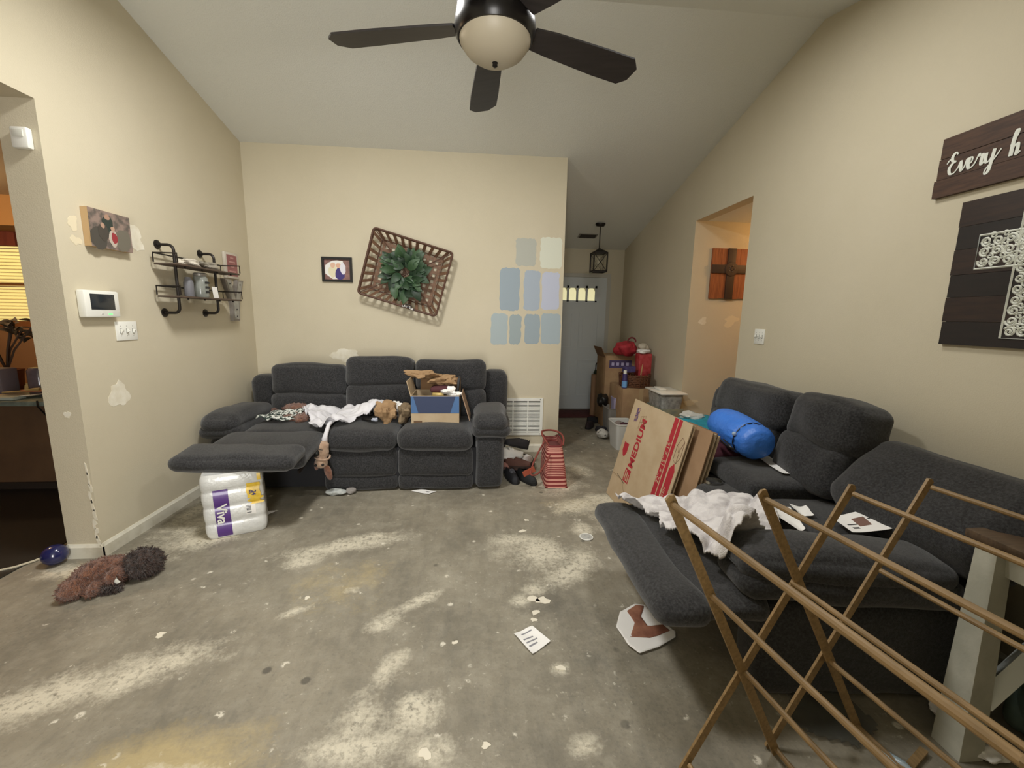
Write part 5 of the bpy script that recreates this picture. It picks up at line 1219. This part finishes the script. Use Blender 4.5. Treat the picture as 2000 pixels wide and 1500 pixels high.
# ================================================================== ENTRY CLUTTER
def openbox(nm, label, cat, lo, hi, m, th=.006, flare=0.0, rimr=0.0, group=None, wall='wall_panel'):
    e = thing(nm, label, cat, ((lo[0] + hi[0]) / 2, (lo[1] + hi[1]) / 2, lo[2]), group)
    cx, cy = (lo[0] + hi[0]) / 2, (lo[1] + hi[1]) / 2; hx, hy = (hi[0] - lo[0]) / 2, (hi[1] - lo[1]) / 2
    def ringp(z, s_, n=28, e_=.25): return [(cx + math.copysign(abs(math.cos(a)) ** e_, math.cos(a)) * hx * s_, cy + math.copysign(abs(math.sin(a)) ** e_, math.sin(a)) * hy * s_, z) for a in np.linspace(0, 2 * PI, n + 1)[:-1]]
    rings = [ringp(lo[2], 1 - flare), ringp(hi[2], 1), ringp(hi[2], 1 - th / hx), ringp(lo[2] + th, 1 - flare - th / hx)]
    g = G(); n = 28; vs = sum(rings, []); fs = [tuple(range(n))[::-1], tuple(3 * n + k for k in range(n))]
    for i in range(3):
        for k in range(n): fs.append((i * n + k, i * n + (k + 1) % n, (i + 1) * n + (k + 1) % n, (i + 1) * n + k))
    mk('container_body', g.add(vs, fs), m, e, .5)
    if rimr: mk('rim', G().tube(rings[1], rimr, 6, True), m, e)
    return e
BIN = mat('milky_white_plastic', 'c9c9c4', .35)
openbox('storage_bin', 'white plastic bin of small items standing left of the flattened boxes', 'bin', (1.50, 4.30, .0), (1.74, 4.62, .29), BIN, .008, .18, .008)
for i, (x, y, c) in enumerate(((1.57, 4.40, '5d2b35'), (1.65, 4.48, '4a2630'), (1.60, 4.54, '8a7f78'), (1.68, 4.38, '6b3a42'))):
    solo('bundled_item', crumple((x, y, .235), (.05, .05, .045), 3 + i, 8, .4), mat('bundle_' + c, c, .8), ('dark red bundle at the front left of the white bin', 'dark plum bundle at the centre of the white bin', 'grey bundle at the back of the white bin', 'dull red bundle at the front right of the white bin')[i], 'bundle', sharp=None)
openbox('storage_bin', 'grey plastic bin holding a lavender container behind the white bin', 'bin', (1.60, 4.92, .0), (1.86, 5.20, .33), mat('warm_grey_plastic', '7d7a74', .5), .008, .15, .007)
openbox('lavender_container', 'lavender container sticking up out of the grey bin', 'container', (1.68, 4.96, .22), (1.84, 5.12, .46), mat('lavender_plastic', 'a79fbd', .5), .006, .12, .005)
solo('black_bag', crumple((1.62, 5.24, .38), (.07, .08, .09), 4.2, 10, .5), BLACK, 'black cloth bundle on the left of the grey bin', 'bag', sharp=None)
bxs = thing('cardboard_carton', 'tan cardboard box under the wicker basket in the entry', 'carton', (1.93, 5.00, 0))
mk('box_body', G().bev((1.92, 4.98, .31), (.44, .50, .62), .004), mat('tan_box', 'a78a66', .85, '98795a', 7), bxs); mk('packing_tape', G().bbox((1.90, 4.729, .30), (1.95, 4.7305, .62)), mat('packing_tape', 'b79d78', .3), bxs)
tall = thing('cardboard_carton', 'tall tan cardboard box standing by the entry door wall', 'carton', (1.88, 5.55, 0))
mk('box_body', G().bev((1.86, 5.50, .48), (.42, .40, .96), .004), mat('tan_box', 'a78a66', .85), tall)
mk('flap', G().box((1.62, 5.50, 1.0), (.006, .38, .14), rot(0, -25, 0)), CARDDK, tall)
mk('printed_label', G().bbox((1.70, 5.2985, .80), (2.0, 5.2995, .90)), mat('violet_label', '4d4166', .8), tall)
for i in range(4): mk('printed_line', G().bbox((1.73 + i * .065, 5.2978, .83), (1.765 + i * .065, 5.2985, .87)), mat('pale_violet_print', 'b3accb', .8), tall)
solo('cardboard_tube', G().lathe([(.05, 0), (.05, .62), (.042, .62), (.042, .01)], (1.70, 5.95, 0), 20), mat('kraft_tube', '96765a', .85), 'brown cardboard tube standing against the wall beside the entry door', 'tube')
wk = thing('wicker_basket', 'round brown wicker basket of odds and ends on the tan box', 'basket', (1.90, 4.95, .625))
WIC = mat('brown_wicker', '6b432a', .6, '54331f', 30)
for k in range(7): mk('wicker_hoop', G().tube([(1.91 + (.17 + .002 * k) * math.cos(a), 4.93 + (.16 + .002 * k) * math.sin(a), .637 + k * .021 + .004 * (1 if (j + k) % 2 else -1)) for j, a in enumerate(np.linspace(0, 2 * PI, 41)[:-1])], .0115, 6, True), WIC, wk)
for k in range(20): a = 2 * PI * k / 20; mk('wicker_stake', G().tube([(1.91 + .178 * math.cos(a), 4.93 + .168 * math.sin(a), .628), (1.91 + .19 * math.cos(a), 4.93 + .18 * math.sin(a), .785)], .006, 5), WIC, wk)
mk('basket_base', G().lathe([(.17, 0), (.17, .01)], (1.91, 4.93, .626), 24), WIC, wk)
solo('red_gift_bag', G().bev((2.04, 5.02, .86), (.16, .14, .32), .006), mat('red_paper_bag', 'a1282d', .5, 'b8474a', 18), 'red patterned gift bag standing in the wicker basket, on the right', 'bag')
rb = thing('red_tote', 'bright red cloth bag slumped on top of the tall box', 'bag', (1.86, 5.2, .96))
mk('bag_body', crumple((1.87, 5.20, 1.06), (.15, .12, .10), 4.9, 12, .35), RED, rb, None); mk('handle', G().tube([(1.93 + .05 * math.cos(a), 5.16, 1.16 + .045 * math.sin(a)) for a in np.linspace(-.3, PI + .3, 12)], .010, 6), mat('dark_red_strap', '6d2127', .7), rb)
solo('white_pouch', crumple((2.02, 4.98, 1.045), (.085, .07, .03), 6.9, 9, .5), PAPER, 'white folded pouch lying on the red gift bag', 'pouch', sharp=.5)
solo('knotted_cloth', crumple((2.06, 5.10, 1.09), (.06, .05, .05), 1.9, 9, .4), mat('offwhite_cloth', 'bdb4a2', .9), 'off-white knotted cloth behind the white pouch on the red bag', 'cloth', sharp=None)
sb = thing('spray_bottle', 'small bottle with white cap and blue label beside the wicker basket', 'bottle', (1.72, 4.80, .62))
mk('bottle_body', G().lathe([(.03, 0), (.032, .01), (.032, .10), (.028, .12), (.028, .17)], (1.735, 4.79, .622), 16), mat('purple_plastic', '3f3468', .4), sb); mk('printed_label', G().lathe([(.0325, .01), (.0325, .085)], (1.735, 4.79, .622), 16, caps=False), mat('sky_blue_label', '6fa3d8', .5), sb); mk('cap', G().lathe([(.02, .17), (.02, .21), (.012, .215)], (1.735, 4.79, .622), 14), WHITEP, sb)
solo('purple_box', G().bev((1.83, 4.93, .83), (.14, .08, .07), .004, rot(0, 0, 8)), mat('purple_card', '3d3560', .6, '574c80', 16), 'purple carton lying in the left of the wicker basket', 'carton')
solo('brush', G().tube([(1.95, 4.86, .70), (1.96, 4.85, .84), (1.965, 4.845, .90)], [.008, .010, .006], 8), mat('tan_handle', 'b98c62', .5), 'tan-handled brush sticking up from the wicker basket', 'brush')
tub = openbox('storage_tub', 'clear plastic tub with a white lid beside the tan box', 'tub', (1.92, 4.16, .50), (2.17, 4.56, .655), mat('clear_tub_plastic', 'b9bab6', .2, '8d8e8c', 22, alpha=.85), .005, .10, 0)
mk('tub_lid', G().bev((2.045, 4.36, .665), (.29, .44, .018), .006), WHITEP, tub); mk('lid_handle', G().bev((2.0, 4.40, .685), (.08, .16, .022), .008), WHITEP, tub)
solo('green_crate', G().bev((2.05, 4.36, .25), (.24, .40, .495), .006), mat('grey_green_carton', '66716a', .7, '8b8a72', 14), 'grey-green box supporting the clear tub by the right wall', 'carton')
for i, (x, y, rz, c, lb) in enumerate(((1.56, 5.05, 100, '26242a', 'dark shoe beside the grey bin in the entry'), (1.48, 5.30, 60, '2a2023', 'dark shoe lying near the doormat in the entry'), (1.62, 5.55, 20, '1d1c1f', 'black shoe close to the entry door'))):
    shoe(lb, (x, y, 0), rz, c, '17171a', group=None)
solo('soft_toy', crumple((1.50, 4.78, .06), (.075, .07, .055), 8.8, 10, .3), mat('offwhite_fur', 'b9b6ad', .95, '55524e', 26, .55, .62), 'small off-white fuzzy toy on the floor left of the white bin', 'toy', sharp=None)
um = thing('umbrella', 'folded dark green umbrella standing by the entry door frame', 'umbrella', (1.78, 6.15, 0))
mk('canopy', G().lathe([(.006, .05), (.03, .12), (.045, .35), (.03, .62), (.012, .66)], (1.78, 6.2, 0), 10), mat('dark_green_cloth', '2b3a2d', .9), um); mk('shaft', G().tube([(1.78, 6.2, .0), (1.78, 6.2, .72)], .006, 6), IRON, um); mk('handle', G().tube([(1.78 + .03 - .03 * math.cos(a), 6.2, .72 + .05 * math.sin(a)) for a in np.linspace(0, PI, 8)], .009, 6), BLACK, um)

# ================================================================== KITCHEN THROUGH THE LEFT OPENING
kc = thing('kitchen_peninsula', 'kitchen peninsula with grey-green stone counter seen through the doorway', 'counter', (-3.7, 3.45, 0))
mk('countertop', G().bev((-3.75, 3.40, .795), (2.1, .76, .035), .008), mat('grey_green_stone', '6f7a70', .3, '565f58', 24), kc); mk('base_panel', G().bbox((-4.8, 3.47, .006), (-2.78, 3.75, .775)), mat('brown_panel', '6b523a', .6, '5d4733', 4), kc, .3)
mk('toe_kick', G().bbox((-4.8, 3.455, .006), (-2.78, 3.47, .06)), mat('dark_toe_kick', '2b231c', .7), kc, .3)
solo('appliance_cord', G().tube([(-2.99, 3.012, .82), (-2.99, 3.01, .78), (-3.02, 3.10, .68), (-3.10, 3.46, .58), (-3.09, 3.462, .40), (-3.16, 3.462, .30), (-3.14, 3.462, .12)], .005, 6), BLACK, 'black cord hanging down the front of the kitchen peninsula', 'cord')
kw = bpy.data.objects.new('window_1', None); COL.objects.link(kw); kw.location = (-5.0, 5.0, 1.35); kw['kind'] = 'structure'
mk('lit_pane', G().bbox((-5.35, 4.992, 1.30), (-4.78, 4.996, 2.10)), mat('daylight_yellow', 'e6d892', .5, emit='e8d98c', es=.8), kw)
g = G().bbox((-5.40, 4.97, 2.10), (-4.73, 5.0, 2.16)); g.bbox((-4.78, 4.97, 1.26), (-4.73, 5.0, 2.10)); g.bbox((-5.40, 4.97, 1.24), (-4.73, 5.0, 1.30)); g.bbox((-5.35, 4.975, 1.66), (-4.78, 4.99, 1.70)); mk('window_frame', g, mat('oak_casing', '8a5a31', .6), kw, .3)
SL = mat('blind_slat', 'efe6c8', .5)
for k in range(22): mk('blind_slat', G().box((-5.065, 4.955, 1.32 + k * .035), (.57, .026, .002), rot(25)), SL, kw)
mk('valance', G().bbox((-5.38, 4.90, 2.08), (-4.82, 4.985, 2.22)), mat('brick_red_valance', '7d4030', .9), kw)
solo('wire_orb', (lambda g: [g.tube([(-4.80 + .075 * math.cos(a) * math.cos(b), 4.50 + .075 * math.cos(a) * math.sin(b), 1.93 + .075 * math.sin(a)) for a in np.linspace(0, 2 * PI, 25)[:-1]], .004, 5, True) for b in (0, .8, 1.6, 2.4)] and g.tube([(-4.80, 4.50, 2.0), (-4.80, 4.55, 2.22)], .003, 5))(G()), IRON, 'round wire ornament hanging before the kitchen window', 'ornament')
pp = thing('potted_plant', 'dark leafy potted plant on the kitchen counter against the window', 'plant', (-3.62, 3.45, .82))
mk('pot', G().lathe([(.07, 0), (.09, .15), (.095, .16), (.085, .16), (.08, .03)], (-3.60, 3.45, .815), 18), mat('terracotta', '8a5436', .7), pp)
rr = random.Random(3); g = G(); LV = mat('dark_leaf', '3a2f22', .7, '4a4230', 20); lfk = leafmesh(.085, .022)
for k in range(7):
    a = rr.uniform(0, 6.28); ti = (-3.60 + rr.uniform(.06, .26) * math.cos(a), 3.45 + .14 * math.sin(a), 1.18 + rr.uniform(0, .24)); b = [(-3.60, 3.45, .96), (-3.60 + .3 * (ti[0] + 3.60), 3.45 + .3 * (ti[1] - 3.45), 1.12), ti]
    mk('stem', G().tube(b, .007, 5), mat('plant_stem', '3d2d20', .8), pp)
    for q in range(6):
        yv = Vector((rr.uniform(-1, 1), rr.uniform(-1, 1), rr.uniform(-.4, .6))).normalized(); xv = yv.cross(Vector((.1, -.6, .8))).normalized(); zv = xv.cross(yv)
        M4 = Matrix(((xv.x, yv.x, zv.x, ti[0]), (xv.y, yv.y, zv.y, ti[1]), (xv.z, yv.z, zv.z, ti[2] - q * .02), (0, 0, 0, 1)))
        mk('leaf', G().add([M4 @ Vector(p) for p in lfk.v], lfk.f), LV, pp, None)
def bowl(lbl, c, r, h_, m, nm='bowl', cat='bowl'): return solo(nm, G().lathe([(r * .5, 0), (r * .9, h_ * .6), (r, h_), (r * .93, h_), (r * .8, h_ * .6), (r * .3, .012)], c, 22), m, lbl, cat)
COP = mat('warm_copper', '9a6238', .35, metal=.6); KZ = .8135
bowl('copper coloured bowl behind the plant on the kitchen counter', (-3.28, 3.50, KZ + .16), .11, .09, COP)
solo('crock', G().lathe([(.08, 0), (.09, .04), (.085, .14), (.07, .155)], (-3.28, 3.50, KZ), 20), mat('brown_crock', '4b3a2e', .4), 'brown crock under the copper bowl on the kitchen counter', 'crock')
solo('glass_jar', G().lathe([(.05, 0), (.052, .01), (.052, .15), (.04, .17), (.04, .19)], (-3.05, 3.42, KZ), 18), mat('smoky_brown_glass', '6f6459', .15, '584d44', 14), 'smoky jar at the right of the kitchen counter', 'jar')
solo('glass_jar', G().lathe([(.06, 0), (.063, .01), (.063, .18), (.05, .2)], (-3.20, 3.27, KZ), 18), mat('smoky_violet_glass', '5a5258', .15, '4a4348', 14), 'squat grey-violet jar at the centre of the kitchen counter', 'jar')
solo('kitchen_canister', G().bev((-3.42, 3.22, KZ + .10), (.14, .12, .20), .01), mat('violet_grey_tin', '5d565c', .5), 'grey-violet canister at the left of the kitchen counter', 'canister')
solo('basket_tray', G().bev((-3.06, 3.58, KZ + .11), (.30, .14, .22), .02), mat('dark_brown_basket', '3d2c20', .7, '553d2b', 30), 'dark brown basket at the back right of the kitchen counter', 'basket')
solo('bread_bag', crumple((-2.99, 3.50, KZ + .26), (.09, .07, .05), 3.3, 10, .5), mat('tan_bag', '8f6b4d', .5, 'a98664', 16), 'tan wrapped loaf on top of the dark brown basket', 'bag', sharp=.5)
solo('serving_plate', G().lathe([(.06, 0), (.13, .02), (.13, .026), (.06, .01), (.002, .008)], (-3.24, 3.20, KZ), 24), mat('cream_plate', 'b9ac94', .3), 'cream plate in front of the squat jar on the kitchen counter', 'plate')
solo('dark_cloth', crumple((-2.90, 3.16, KZ + .055), (.13, .09, .05), 1.2, 11, .5), mat('black_green_cloth', '1d211d', .9), 'black cloth heaped at the right end of the kitchen counter', 'cloth', sharp=None)
solo('cutting_board', G().bev((-3.27, 3.085, KZ + .012), (.20, .09, .022), .004), mat('pale_grey_board', '9aa39b', .5), 'pale grey board at the front edge of the kitchen counter', 'board')
for i, (x, y, c, l_) in enumerate(((-3.20, 3.12, '8e7a4d', 'mustard'), (-3.10, 3.14, 'a1643d', 'copper'))):
    solo('kitchen_utensil', G().tube([(x - .09, y - .02, KZ + .045 + .01 * i), (x, y, KZ + .05), (x + .08, y + .02, KZ + .06), (x + .11, y + .025, KZ + .06)], [.006, .006, .012, .014], 8), mat('utensil_' + c, c, .35), l_ + ' coloured utensil lying across the kitchen counter', 'utensil')
solo('red_rag', crumple((-3.80, 3.15, .035), (.09, .06, .025), 4.1, 9, .5), mat('dull_red_cloth', '5d2a2a', .9), 'dull red rag on the dark kitchen floor', 'cloth', sharp=None)
